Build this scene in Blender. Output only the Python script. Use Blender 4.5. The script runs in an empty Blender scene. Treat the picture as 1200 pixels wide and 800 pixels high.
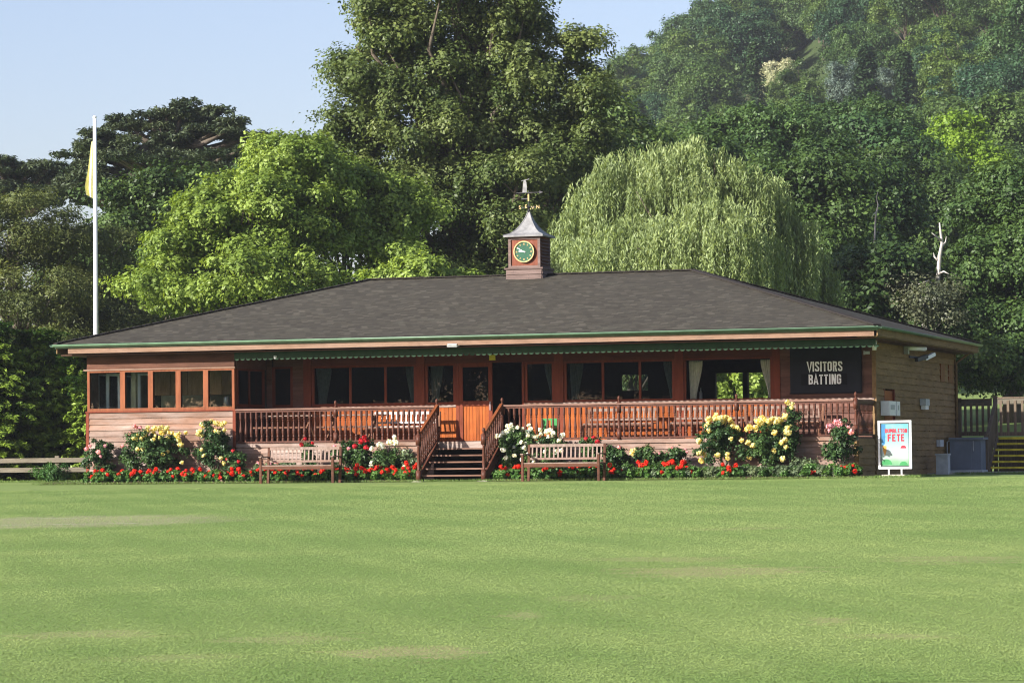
import bpy, math, random
import numpy as np
from math import sin, cos, pi, radians
random.seed(7)
SC = bpy.context.scene
COL = SC.collection
rng = np.random.default_rng(11)

# ------------------------------------------------------------------ camera (solved from the building's edges)
CAM = np.array([15.0409, -72.6995, 0.60837]); F = 3689.5
YAW, PIT, ROL = .312538, .0361687, -.01073086
DV = np.array([-sin(YAW)*cos(PIT), cos(YAW)*cos(PIT), sin(PIT)])
_r = np.array([cos(YAW), sin(YAW), 0.]); _u = np.cross(_r, DV)
RV = _r*cos(ROL)+_u*sin(ROL); UV = -_r*sin(ROL)+_u*cos(ROL)
def at(px, py, D):                     # point at distance D along the view
    return CAM+(DV+RV*(px-600)/F+UV*(400-py)/F)*D
HD = np.array([-sin(YAW), cos(YAW)]); HR = np.array([cos(YAW), sin(YAW)])

# ------------------------------------------------------------------ terrain
def sstep(t):
    t = np.clip(t, 0, 1); return t*t*(3-2*t)
def gz(x, y):
    x = np.asarray(x, float); y = np.asarray(y, float)
    z = -np.clip(-2.4-y, 0, 70)*.0143
    D = (x-CAM[0])*HD[0]+(y-CAM[1])*HD[1]; s = (x-CAM[0])*HR[0]+(y-CAM[1])*HR[1]
    z = z+np.clip(D-98, 0, 60)*.062*sstep((s-4)/16)
    pk = np.interp(s, [-160, -60, -15, 12, 34, 60, 95, 160, 400], [4, 14, 32, 48, 59, 87, 108, 130, 150])
    z = z+sstep((D-150)/430)*pk
    z = z+(D > 160)*np.sin(x*.031+1)*np.cos(y*.027)*2.2*sstep((D-160)/150)
    return z
def G(x, y): return float(gz(x, y))

# ------------------------------------------------------------------ materials
def lin(h):
    h = h.lstrip('#'); v = [int(h[i:i+2], 16)/255 for i in (0, 2, 4)]
    return tuple(a/12.92 if a <= .04045 else ((a+.055)/1.055)**2.4 for a in v)
class NT:
    def __init__(s, name):
        s.m = bpy.data.materials.new(name); s.m.use_nodes = True
        s.t = s.m.node_tree; s.t.nodes.clear()
        s.out = s.n('ShaderNodeOutputMaterial')
    def n(s, typ, **k):
        o = s.t.nodes.new(typ)
        for a, b in k.items():
            if a.startswith('i_'):
                key = a[2:]; key = int(key) if key.isdigit() else key.replace('_', ' ')
                o.inputs[key].default_value = b
            else: setattr(o, a, b)
        return o
    def l(s, a, b): s.t.links.new(a, b)
    def ramp(s, fac, stops, interp='LINEAR'):
        r = s.n('ShaderNodeValToRGB'); r.color_ramp.interpolation = interp
        els = r.color_ramp.elements
        while len(els) < len(stops): els.new(.5)
        for e, (p, c) in zip(els, stops):
            e.position = p; e.color = (*c, 1) if len(c) == 3 else c
        s.l(fac, r.inputs[0]); return r.outputs[0]
    def mix(s, fac, a, b, mode='MIX'):
        m = s.n('ShaderNodeMix', data_type='RGBA', blend_type=mode)
        for v, i in ((fac, 0), (a, 6), (b, 7)):
            if hasattr(v, 'links'): s.l(v, m.inputs[i])
            else: m.inputs[i].default_value = v if i == 0 else ((*v, 1) if len(v) == 3 else v)
        return m.outputs[2]
    def noise(s, scale=(1, 1, 1), sc=1., det=4, rough=.6, coord='Object', lo=.35, hi=.65):
        tc = s.n('ShaderNodeTexCoord'); mp = s.n('ShaderNodeMapping'); mp.inputs['Scale'].default_value = scale
        s.l(tc.outputs[coord], mp.inputs[0])
        nz = s.n('ShaderNodeTexNoise'); nz.inputs['Scale'].default_value = sc
        nz.inputs['Detail'].default_value = det; nz.inputs['Roughness'].default_value = rough
        s.l(mp.outputs[0], nz.inputs[0])
        mr = s.n('ShaderNodeMapRange'); mr.inputs[1].default_value = lo; mr.inputs[2].default_value = hi
        s.l(nz.outputs[0], mr.inputs[0]); return mr.outputs[0]
    def bsdf(s, col, rough=.7, spec=.3, metal=0, bump=None, bs=.3, bd=.02, **k):
        p = s.n('ShaderNodeBsdfPrincipled')
        if hasattr(col, 'links'): s.l(col, p.inputs['Base Color'])
        else: p.inputs['Base Color'].default_value = (*col, 1)
        if hasattr(rough, 'links'): s.l(rough, p.inputs['Roughness'])
        else: p.inputs['Roughness'].default_value = rough
        p.inputs['Specular IOR Level'].default_value = spec; p.inputs['Metallic'].default_value = metal
        if bump is not None:
            b = s.n('ShaderNodeBump'); b.inputs['Strength'].default_value = bs; b.inputs['Distance'].default_value = bd
            s.l(bump, b.inputs['Height']); s.l(b.outputs[0], p.inputs['Normal'])
        return p
    def done(s, sh):
        s.l(sh.outputs[0], s.out.inputs[0]); return s.m

def wood(name, c1, c2, c3=None, axis='x', rough=.7, spec=.13, island=.25, fine=1.):
    t = NT(name)
    g = {'x': (.6, 9, 14), 'y': (9, .6, 14), 'z': (12, 12, .7)}[axis]
    grain = t.noise(g, 2.2*fine, 5, .65, lo=.3, hi=.7)
    big = t.noise((.5, .5, 1.4), 1.3, 3, .6)
    col = t.mix(grain, c1, c2)
    if c3: col = t.mix(big, col, c3)
    blot = t.noise({'x': (1.2, 6, 6), 'y': (6, 1.2, 6), 'z': (6, 6, 1.2)}[axis], 1.5, 6, .7, lo=.3, hi=.7)
    col = t.mix(1., col, t.ramp(blot, [(0, (.7, .68, .66)), (.5, (1, 1, 1)), (1, (1.2, 1.2, 1.22))]), 'MULTIPLY')
    nail = t.noise((1, 1, 1), 11, 3, .8, lo=.62, hi=.7)
    col = t.mix(t.ramp(nail, [(0, (0,)*3), (1, (.5,)*3)]), col, tuple(v*.45 for v in c1))
    ge = t.n('ShaderNodeNewGeometry')
    isl = t.ramp(ge.outputs['Random Per Island'], [(0, (1-island,)*3), (.5, (1, 1, 1)), (1, (1+island,)*3)])
    col = t.mix(1., col, isl, 'MULTIPLY')
    return t.done(t.bsdf(col, rough, spec, bump=grain, bs=.35, bd=.006))
def plain(name, c, rough=.5, spec=.4, metal=0, var=.12, sc=6):
    t = NT(name); n = t.noise((1, 1, 1), sc, 4)
    col = t.mix(n, tuple(v*(1-var) for v in c), tuple(min(1, v*(1+var)) for v in c))
    return t.done(t.bsdf(col, rough, spec, metal, bump=n, bs=.08, bd=.004))
def leafmat(name, c_dark, c_light, trans=.3, hue=.15, rough=.5, spec=.3, inst=.25, tip=None):
    t = NT(name)
    a = t.n('ShaderNodeAttribute', attribute_name='tint')
    ge = t.n('ShaderNodeNewGeometry')
    col = t.mix(a.outputs['Fac'], c_dark, c_light)
    isl = t.ramp(ge.outputs['Random Per Island'], [(0, (1-hue, 1-hue, 1-hue)), (.6, (1, 1, 1)), (1, (1+hue*1.6, 1+hue*1.2, 1))])
    col = t.mix(1., col, isl, 'MULTIPLY')
    if inst:
        oi = t.n('ShaderNodeObjectInfo')
        ir = t.ramp(oi.outputs['Random'], [(0, (1-inst, 1-inst*.6, 1)), (.35, (1, 1, 1)), (.7, (1+inst, 1+inst*.7, 1-inst*.3)), (1, (1-inst*.6, 1-inst*.3, 1-inst*.2))])
        col = t.mix(1., col, ir, 'MULTIPLY')
    p = t.bsdf(col, rough, spec)
    tr = t.n('ShaderNodeBsdfTranslucent'); lt = t.mix(1., col, (1.25, 1.2, .55), 'MULTIPLY'); t.l(lt, tr.inputs[0])
    m = t.n('ShaderNodeMixShader'); m.inputs[0].default_value = trans
    t.l(p.outputs[0], m.inputs[1]); t.l(tr.outputs[0], m.inputs[2])
    return t.done(m)
def glass(name, tint=(.8, .85, .85), refl=1.45):
    t = NT(name)
    fr = t.n('ShaderNodeFresnel'); fr.inputs[0].default_value = refl
    tr = t.n('ShaderNodeBsdfTransparent'); tr.inputs[0].default_value = (*tint, 1)
    gl = t.n('ShaderNodeBsdfGlossy'); gl.inputs['Roughness'].default_value = .004
    m = t.n('ShaderNodeMixShader'); t.l(fr.outputs[0], m.inputs[0]); t.l(tr.outputs[0], m.inputs[1]); t.l(gl.outputs[0], m.inputs[2])
    return t.done(m)

M = {}
M['skirt'] = wood('pale weathered boards', (.175, .13, .105), (.355, .29, .255), (.19, .108, .072), island=.22)
M['tan'] = wood('tan boards with painted eave shade', (.075, .03, .017), (.12, .053, .032), (.06, .026, .015), island=.14)  # unweathered timber, darkened further: eave shade over the bay put into the colour
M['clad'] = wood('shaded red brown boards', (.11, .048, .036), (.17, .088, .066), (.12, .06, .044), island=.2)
M['side'] = wood('olive brown boards', (.18, .11, .044), (.27, .175, .078), (.2, .12, .048), axis='y', island=.14)
M['orange'] = wood('orange stained planks', (.25, .06, .010), (.345, .098, .019), (.22, .05, .009), axis='z', island=.16, rough=.5)
M['frame'] = wood('red brown stained joinery', (.125, .028, .013), (.18, .045, .02), (.15, .032, .014), axis='z', island=.08, rough=.6, spec=.12)
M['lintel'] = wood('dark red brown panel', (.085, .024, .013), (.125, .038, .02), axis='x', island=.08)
M['baywin'] = wood('bright orange brown window timber', (.145, .043, .016), (.2, .066, .026), axis='z', island=.12, rough=.5)
M['rail'] = wood('balustrade timber', (.055, .02, .012), (.10, .037, .022), (.075, .025, .014), axis='z', island=.1, rough=.5, spec=.2)
M['railtop'] = wood('weathered rail top', (.14, .075, .056), (.2, .12, .09), axis='x', island=.06)
M['tread'] = wood('stair tread timber', (.12, .062, .042), (.2, .115, .082), axis='x', island=.15)
M['bench'] = wood('silvery pink bench timber', (.165, .122, .1), (.27, .21, .175), (.19, .115, .085), axis='z', island=.1)
M['dbench'] = wood('bleached deck bench slats', (.42, .37, .34), (.56, .5, .46), axis='z', island=.08)
M['dbench2'] = wood('brown deck bench', (.12, .055, .032), (.18, .09, .055), axis='x', island=.1)
M['fascia'] = wood('pale fascia board', (.18, .112, .08), (.25, .165, .12), (.2, .12, .08), axis='x', island=.1)
M['sidefascia'] = wood('side fascia board', (.16, .10, .045), (.22, .14, .065), axis='y', island=.1)
M['gutter'] = plain('green painted gutter', (.08, .14, .085), .4, .4, var=.2, sc=3)
M['valance'] = plain('dark green valance', (.015, .04, .018), .6, .15, var=.2)
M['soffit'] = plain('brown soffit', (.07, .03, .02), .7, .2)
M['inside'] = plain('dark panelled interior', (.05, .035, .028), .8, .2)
M['insidefloor'] = wood('interior floor', (.12, .07, .04), (.17, .1, .06))
M['kitchen'] = wood('kitchen cupboard', (.42, .25, .12), (.52, .32, .16), axis='z')
M['cream'] = plain('cream kitchen wall', (.62, .58, .38), .8, .2)
M['upvc'] = plain('white window frame', (.78, .78, .78), .35, .4, var=.04)
M['glass'] = glass('window glass')
M['glassdk'] = glass('room window glass', (.55, .6, .62), 1.32)
M['curtain'] = plain('grey green curtain', (.5, .51, .43), .85, .1, var=.12, sc=12)
M['board'] = plain('slate black board', (.012, .015, .021), .6, .12, var=.2, sc=2)
M['board2'] = plain('matt black panel', (.005, .006, .009), .6, .1)
M['white'] = plain('white paint', (.8, .8, .8), .4, .4, var=.05)
M['letter'] = plain('off white lettering', (.84, .86, .87), .5, .2, var=.04)
M['lead'] = plain('grey lead sheet', (.2, .2, .2), .55, .35, var=.3, sc=5)
M['black'] = plain('black iron', (.02, .02, .025), .45, .5)
M['gold'] = plain('gilded metal', (.42, .31, .13), .4, .5, .3)
M['green'] = plain('bottle green dial', (.008, .075, .04), .22, .6, var=.1)
M['cupola'] = wood('turret panel', (.14, .045, .026), (.2, .07, .042), axis='z', island=.05)
M['cupdark'] = wood('turret louvre', (.07, .038, .028), (.12, .066, .05), axis='y', island=.1)
M['cupbase'] = wood('weathered turret base', (.10, .07, .06), (.17, .12, .105), axis='x', island=.12)
M['metal'] = plain('galvanised metal', (.42, .43, .44), .4, .5, .5)
M['greybox'] = plain('blue grey painted steel', (.14, .17, .21), .5, .4, var=.1, sc=2)
M['greypl'] = plain('grey plastic', (.42, .44, .45), .5, .4)
M['deckgrey'] = wood('aged grey deck timber', (.10, .075, .05), (.17, .13, .09), axis='z', island=.15)
M['fence'] = wood('grey fence timber', (.09, .078, .055), (.16, .14, .105), axis='x', island=.15)
M['yellow'] = plain('yellow nosing paint', (.55, .45, .03), .6, .3, var=.3)
M['ylw'] = plain('yellow notice', (.7, .6, .05), .6, .2)
M['concrete'] = plain('concrete', (.42, .38, .32), .85, .2, var=.2, sc=3)
M['soil'] = plain('bed soil', (.05, .035, .022), .95, .1, var=.4, sc=9)
M['bark'] = wood('grey brown bark', (.075, .06, .045), (.15, .125, .095), axis='z', island=.05, rough=.9)
M['deadwood'] = wood('bleached dead wood', (.33, .3, .26), (.5, .47, .43), axis='z', island=.05, rough=.8)
M['poster_sky'] = None
M['chairgreen'] = plain('bright green plastic', (.03, .22, .05), .4, .4)
M['flag'] = plain('yellow and white flag cloth', (.62, .59, .27), .8, .1, var=.1)

def roofmat():
    t = NT('brown felt shingle roof')
    tc = t.n('ShaderNodeTexCoord'); sx = t.n('ShaderNodeSeparateXYZ'); t.l(tc.outputs['UV'], sx.inputs[0])
    def m(op, a, b=None):
        q = t.n('ShaderNodeMath', operation=op)
        for i, v in enumerate((a, b)):
            if v is None: continue
            if hasattr(v, 'links'): t.l(v, q.inputs[i])
            else: q.inputs[i].default_value = v
        return q.outputs[0]
    vr = m('DIVIDE', sx.outputs[1], .14); row = m('FLOOR', vr); fr = m('FRACT', vr)
    ur = m('ADD', m('DIVIDE', sx.outputs[0], .17), m('MULTIPLY', row, .37)); cell = m('FLOOR', ur)
    cb = t.n('ShaderNodeCombineXYZ'); t.l(cell, cb.inputs[0]); t.l(row, cb.inputs[1])
    wn = t.n('ShaderNodeTexWhiteNoise', noise_dimensions='2D'); t.l(cb.outputs[0], wn.inputs[0])
    c = t.ramp(wn.outputs[0], [(0, (.028, .025, .018)), (.5, (.048, .0425, .031)), (.85, (.062, .056, .041)), (1, (.10, .09, .068))])
    n1 = t.noise((1, 1, 1), .7, 6, .7, lo=.35, hi=.7); n2 = t.noise((1, 1, 1), 14, 5, .85, lo=.35, hi=.72)
    c = t.mix(t.ramp(n2, [(0, (0,)*3), (1, (.5,)*3)]), c, (.078, .07, .051))
    c = t.mix(t.ramp(n1, [(0, (0,)*3), (1, (.55,)*3)]), c, (.036, .032, .024))
    mo = t.noise((1, 2.2, 1), .9, 6, .75, lo=.56, hi=.74)
    c = t.mix(t.ramp(mo, [(0, (0,)*3), (1, (.6,)*3)]), c, (.095, .095, .07))
    st = t.noise((3, .5, .5), 1.4, 5, .7, lo=.6, hi=.72)
    c = t.mix(t.ramp(st, [(0, (0,)*3), (1, (.5,)*3)]), c, (.035, .03, .027))
    lip = m('GREATER_THAN', fr, .12)
    c = t.mix(lip, (.028, .024, .021), c)
    return t.done(t.bsdf(c, .92, .15, bump=fr, bs=.6, bd=-.02))
M['roof'] = roofmat()

WORN = []
def lawnmat():
    t = NT('mown cricket lawn')
    fine = t.noise((1, 1, 1), 34, 4, .75, lo=.3, hi=.7)
    mid = t.noise((.6, 1.2, 1), 2.2, 5, .65, lo=.32, hi=.68)
    big = t.noise((.35, 1., 1), .16, 4, .55, lo=.35, hi=.65)
    band = t.noise((.06, 1.5, 1), .22, 3, .5, lo=.38, hi=.62)
    c = t.mix(fine, (.13, .195, .05), (.24, .31, .105))
    c = t.mix(t.ramp(mid, [(0, (0,)*3), (1, (.55,)*3)]), c, (.15, .235, .055))
    c = t.mix(t.ramp(big, [(0, (0,)*3), (1, (.6,)*3)]), c, (.23, .285, .09))
    c = t.mix(t.ramp(band, [(0, (0,)*3), (1, (.45,)*3)]), c, (.13, .205, .05))
    # dry patches with their own outlines: position based ellipses broken by noise
    tc = t.n('ShaderNodeTexCoord'); sx = t.n('ShaderNodeSeparateXYZ'); t.l(tc.outputs['Object'], sx.inputs[0])
    def math(op, a, b=None):
        m = t.n('ShaderNodeMath', operation=op)
        for i, v in enumerate((a, b)):
            if v is None: continue
            if hasattr(v, 'links'): t.l(v, m.inputs[i])
            else: m.inputs[i].default_value = v
        return m.outputs[0]
    rag = t.noise((1, 1.6, 1), 1.3, 6, .75, lo=.25, hi=.75)
    def patch(cx, cy, rx, ry, edge=.35, amt=1.):
        WORN.append((cx, cy, rx, ry, amt))
        # rotated into the view-parallel frame of the outfield
        dx = math('SUBTRACT', sx.outputs[0], cx); dy = math('SUBTRACT', sx.outputs[1], cy)
        u = math('ADD', math('MULTIPLY', dx, HR[0]/rx), math('MULTIPLY', dy, HR[1]/rx))
        v = math('ADD', math('MULTIPLY', dx, HD[0]/ry), math('MULTIPLY', dy, HD[1]/ry))
        r = math('SQRT', math('ADD', math('MULTIPLY', u, u), math('MULTIPLY', v, v)))
        r = math('ADD', r, math('MULTIPLY', math('SUBTRACT', rag, .5), edge))
        mr = t.n('ShaderNodeMapRange'); mr.inputs[1].default_value = 1.; mr.inputs[2].default_value = .72; mr.inputs[3].default_value = 0; mr.inputs[4].default_value = amt
        t.l(r, mr.inputs[0]); return mr.outputs[0]
    def gp(px, py):       # where that pixel meets the lawn
        lo, hi = 5., 90.
        for _ in range(40):
            m_ = (lo+hi)/2; P = at(px, py, m_)
            if P[2] > gz(P[0], P[1]): lo = m_
            else: hi = m_
        P = at(px, py, lo); return P[0], P[1]
    P0 = gp(70, 611); c = t.mix(patch(*P0, 3.2, 3.4, .3, .75), c, (.31, .29, .17))
    fn = t.noise((1, 1, 1), 20, 3, .7, lo=.35, hi=.6)
    for px, py, rx, ry, a in ((840, 669, .95, 1.3, .8), (1130, 655, .8, 1.1, .6), (780, 655, .8, .8, .55), (490, 764, .5, .75, .85), (330, 748, .5, .5, .5), (100, 743, .6, .6, .55), (975, 727, .25, .4, .65), (610, 720, .2, .7, .5), (1060, 745, .35, .35, .5), (880, 619, .8, .5, .45), (200, 770, .4, .35, .4), (700, 700, .5, .5, .35), (905, 615, .3, .3, .3)):
        p = patch(*gp(px, py), rx*1.15, ry, 2.2, a*.85)
        c = t.mix(math('MULTIPLY', p, math('ADD', math('MULTIPLY', fn, .5), .5)), c, (.34, .29, .15))
    global GP; GP = gp
    woods = t.noise((1, 1, 1), 3, 5, .7)
    wc = t.mix(woods, (.03, .05, .015), (.06, .085, .03))
    D = math('ADD', math('MULTIPLY', math('SUBTRACT', sx.outputs[0], CAM[0]), HD[0]), math('MULTIPLY', math('SUBTRACT', sx.outputs[1], CAM[1]), HD[1]))
    w = t.n('ShaderNodeMapRange'); w.inputs[1].default_value = 168; w.inputs[2].default_value = 186; t.l(D, w.inputs[0])
    c = t.mix(w.outputs[0], c, wc)
    return t.done(t.bsdf(c, .85, .15, bump=fine, bs=.6, bd=.03))
M['lawn'] = lawnmat()

# ------------------------------------------------------------------ mesh builder
class MB:
    def __init__(s): s.v = []; s.f = []; s.mi = []; s.cur = 0; s.uv = None; s.cuts = []
    def nxt(s): s.cuts.append((len(s.v), len(s.f))); return s
    def add(s, vs, fs):
        o = len(s.v); s.v += [tuple(map(float, p)) for p in vs]; s.f += [tuple(i+o for i in f) for f in fs]; s.mi += [s.cur]*len(fs)
    def box(s, x0, x1, y0, y1, z0, z1):
        s.add([(x0, y0, z0), (x1, y0, z0), (x1, y1, z0), (x0, y1, z0), (x0, y0, z1), (x1, y0, z1), (x1, y1, z1), (x0, y1, z1)],
              [(0, 3, 2, 1), (4, 5, 6, 7), (0, 1, 5, 4), (1, 2, 6, 5), (2, 3, 7, 6), (3, 0, 4, 7)]); return s
    def beam(s, p, q, w, h, up=(0, 0, 1)):
        p = np.array(p, float); q = np.array(q, float); d = q-p; d /= np.linalg.norm(d)
        r = np.cross(d, up); r /= np.linalg.norm(r); u = np.cross(r, d); vs = []
        for a in (p, q):
            for i, j in ((-1, -1), (1, -1), (1, 1), (-1, 1)): vs.append(a+r*i*w/2+u*j*h/2)
        s.add(vs, [(0, 3, 2, 1), (4, 5, 6, 7), (0, 1, 5, 4), (1, 2, 6, 5), (2, 3, 7, 6), (3, 0, 4, 7)]); return s
    def lathe(s, prof, cx=0, cy=0, n=10, sq=False):
        vs = []; k = len(prof)
        for r, z in prof:
            for i in range(n):
                a = 2*pi*(i+.5)/n; vs.append((cx+r*cos(a), cy+r*sin(a), z))
        fs = [(j*n+i, j*n+(i+1) % n, (j+1)*n+(i+1) % n, (j+1)*n+i) for j in range(k-1) for i in range(n)]
        fs += [tuple(range(n))[::-1], tuple((k-1)*n+i for i in range(n))]
        s.add(vs, fs); return s
    def tube(s, pts, rad, n=7):
        pts = [np.array(p, float) for p in pts]; k = len(pts)
        if not hasattr(rad, '__len__'): rad = [rad]*k
        vs = []; prev = None
        for i, p in enumerate(pts):
            d = pts[min(i+1, k-1)]-pts[max(i-1, 0)]; d = d/(np.linalg.norm(d)+1e-9)
            if prev is None:
                a = np.array([1., 0, 0]) if abs(d[0]) < .8 else np.array([0, 1., 0])
            else: a = prev
            r = a-d*np.dot(a, d); r /= (np.linalg.norm(r)+1e-9); prev = r; u = np.cross(d, r)
            for j in range(n):
                t = 2*pi*j/n; vs.append(p+(r*cos(t)+u*sin(t))*rad[i])
        fs = [(j*n+i, j*n+(i+1) % n, (j+1)*n+(i+1) % n, (j+1)*n+i) for j in range(k-1) for i in range(n)]
        fs += [tuple(range(n))[::-1], tuple((k-1)*n+i for i in range(n))]
        s.add(vs, fs); return s
    def prism(s, poly, y0, y1):       # polygon in xz extruded along y
        n = len(poly)
        s.add([(x, y0, z) for x, z in poly]+[(x, y1, z) for x, z in poly],
              [tuple(range(n)), tuple(range(n, 2*n))[::-1]]+[(i, n+i, n+(i+1) % n, (i+1) % n) for i in range(n)]); return s
    def clap(s, a0, a1, face, z0, z1, h, axis='x', out=-1, gap=.0, seed=0):
        """lapped boards: run along axis from a0 to a1, outer face near `face`, facing `out`"""
        R = random.Random(seed); k = max(1, round((z1-z0)/h)); h = (z1-z0)/k; nseg = max(1, int(abs(a1-a0)/.45))
        for i in range(k):
            zb = z0+i*h; cuts = [a0]
            if abs(a1-a0) > 4.5: cuts += sorted(R.uniform(a0+1, a1-1) for _ in range(int(abs(a1-a0)//4.2)))
            cuts.append(a1)
            for c0, c1 in zip(cuts, cuts[1:]):
                m = max(1, int((c1-c0)/.3)); vs = []
                for j in range(m+1):
                    t = c0+(c1-c0)*j/m; t = t+(.0015 if j == 0 else -.0015 if j == m else 0)
                    w = R.uniform(-.007, .007)
                    for d, z in ((.008, zb+h+.004), (.034, zb+w), (.0, zb+w), (-.02, zb+h+.004)):
                        f = face+out*(d) if d > 0 else face-out*(.01)
                        vs.append((t, f, z) if axis == 'x' else (f, t, z))
                fs = []
                for j in range(m):
                    o = j*4; fs += [(o, o+1, o+5, o+4), (o+1, o+2, o+6, o+5), (o+2, o+3, o+7, o+6), (o+3, o, o+4, o+7)]
                fs += [(0, 3, 2, 1), (m*4, m*4+1, m*4+2, m*4+3)]
                s.add(vs, fs)
        return s
    def mesh(s, name, mats, off=(0, 0, 0), smooth=False):
        me = bpy.data.meshes.new(name)
        v = np.array(s.v, float)-np.array(off) if s.v else np.zeros((0, 3))
        me.from_pydata([tuple(p) for p in v], [], s.f)
        for m in (mats if isinstance(mats, (list, tuple)) else [mats]): me.materials.append(m)
        if any(s.mi): me.polygons.foreach_set('material_index', s.mi)
        if s.uv is not None:
            l = me.uv_layers.new(name='UVMap'); k = 0
            for f, uvs in zip(s.f, s.uv):
                for q in uvs: l.data[k].uv = q; k += 1
        me.validate(); me.update()
        import bmesh
        bm = bmesh.new(); bm.from_mesh(me); bmesh.ops.recalc_face_normals(bm, faces=bm.faces)
        bm.to_mesh(me); bm.free()
        if smooth: me.polygons.foreach_set('use_smooth', [True]*len(me.polygons))
        return me

ORI = {}
def tag(o, label=None, cat=None, group=None, kind=None):
    if label: o['label'] = label
    if cat: o['category'] = cat
    if group: o['group'] = group
    if kind: o['kind'] = kind
    return o
def link(name, data, parent=None):
    o = bpy.data.objects.new(name, data); COL.objects.link(o)
    if parent is not None: o.parent = parent
    return o
def empty(name, loc, label, cat, group=None):
    o = link(name, None); o.location = loc; o.empty_display_size = .2; ORI[o.name] = tuple(loc)
    return tag(o, label, cat, group)
def root_off(o):
    while o.parent is not None: o = o.parent
    return ORI.get(o.name, (0, 0, 0))
def part(name, mb, mats, parent, smooth=False, label=None):
    if mb.cuts:                       # one object for each separate piece
        C_ = [(0, 0)]+mb.cuts+[(len(mb.v), len(mb.f))]
        for (a, b), (c, d) in zip(C_, C_[1:]):
            if d > b:
                q = MB(); q.v = mb.v[a:c]; q.f = [tuple(i-a for i in f) for f in mb.f[b:d]]; q.mi = mb.mi[b:d]
                o = part(name, q, mats, parent, smooth, label)
        return o
    me = mb.mesh(name, [M[m] if isinstance(m, str) else m for m in (mats if isinstance(mats, (list, tuple)) else [mats])], root_off(parent), smooth)
    o = link(name, me, parent)
    if label: o['label'] = label
    return o
def solo(name, mb, mats, loc, label, cat, group=None, kind=None, smooth=False):
    me = mb.mesh(name, [M[m] if isinstance(m, str) else m for m in (mats if isinstance(mats, (list, tuple)) else [mats])], loc, smooth)
    o = link(name, me); o.location = loc; ORI[o.name] = tuple(loc)
    return tag(o, label, cat, group, kind)
def inst(src, parent, loc=None, label=None):      # a copy of a part sharing its mesh
    c = src.copy(); COL.objects.link(c); c.parent = parent
    if loc is not None: c.location = loc
    if label: c['label'] = label
    elif 'label' in c: del c['label']
    return c
def copy_tree(o, parent=None):
    c = o.copy(); COL.objects.link(c); c.parent = parent
    for ch in list(o.children): copy_tree(ch, c)
    return c
GL = {'V': [[(0, 1), (.28, .02), (.56, 1)]], 'I': [[(.1, 0), (.1, 1)]], 'T': [[(0, .9), (.52, .9)], [(.26, 0), (.26, .8)]],
      'S': [[(.47, .7), (.47, .82), (.4, .9), (.15, .9), (.09, .84), (.09, .66), (.47, .36), (.47, .17), (.4, .1), (.15, .1), (.08, .17), (.08, .31)]],
      'O': [[(.09, .5), (.09, .83), (.16, .9), (.4, .9), (.47, .83), (.47, .17), (.4, .1), (.16, .1), (.09, .17), (.09, .5)]],
      'R': [[(.1, 0), (.1, 1)], [(.2, .9), (.4, .9), (.46, .83), (.46, .6), (.4, .53), (.2, .53)], [(.33, .44), (.47, 0)]],
      'B': [[(.1, 0), (.1, 1)], [(.2, .9), (.4, .9), (.46, .84), (.46, .62), (.4, .55), (.2, .55)], [(.42, .47), (.47, .4), (.47, .16), (.4, .1), (.2, .1)], [(.2, .52), (.4, .48)]],
      'A': [[(.04, 0), (.27, .98), (.5, 0)], [(.17, .25), (.38, .25)]], 'N': [[(.1, 0), (.1, 1)], [(.17, .96), (.43, .04)], [(.5, 0), (.5, 1)]],
      'G': [[(.47, .68), (.47, .83), (.4, .9), (.16, .9), (.09, .83), (.09, .17), (.16, .1), (.4, .1), (.47, .17), (.47, .5), (.28, .5)]]}
GL['F'] = [[(.1, 0), (.1, 1)], [(.2, .9), (.5, .9)], [(.2, .52), (.44, .52)]]; GL['E'] = GL['F']+[[(.2, .1), (.5, .1)]]; GL['L'] = [[(.1, 0), (.1, 1)], [(.2, .1), (.5, .1)]]
GL['U'] = [[(.09, 1), (.09, .17), (.16, .1), (.4, .1), (.47, .17), (.47, 1)]]; GL['D'] = [[(.1, 0), (.1, 1)], [(.2, .9), (.38, .9), (.47, .8), (.47, .2), (.38, .1), (.2, .1)]]
GL['M'] = [[(.08, 0), (.08, 1)], [(.16, .95), (.33, .35)], [(.36, .35), (.53, .95)], [(.61, 0), (.61, 1)]]
GW = {'M': .7, 'I': .2, 'V': .56, 'T': .52}
def ribbon(mb, pts, w, y0, y1):
    P = [np.array(p, float) for p in pts]; n = len(P); closed = np.allclose(P[0], P[-1]); A_ = []; B_ = []
    for i in range(n):
        d0 = P[i]-P[i-1] if i > 0 else (P[-1]-P[-2] if closed else P[1]-P[0])
        d1 = P[i+1]-P[i] if i < n-1 else (P[1]-P[0] if closed else P[-1]-P[-2])
        d0 = d0/np.linalg.norm(d0); d1 = d1/np.linalg.norm(d1); m = (d0+d1); m /= np.linalg.norm(m); nn = np.array([-m[1], m[0]])
        k = w/2/max(.5, float(nn@np.array([-d0[1], d0[0]]))); A_.append(P[i]+nn*k); B_.append(P[i]-nn*k)
    vs = []
    for a, b in zip(A_, B_): vs += [(a[0], y0, a[1]), (b[0], y0, b[1]), (b[0], y1, b[1]), (a[0], y1, a[1])]
    fs = [(i*4+k, i*4+(k+1) % 4, i*4+4+(k+1) % 4, i*4+4+k) for i in range(n-1) for k in range(4)]+[(0, 1, 2, 3), tuple(n*4-4+k for k in range(4))]
    mb.add(vs, fs)
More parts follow.
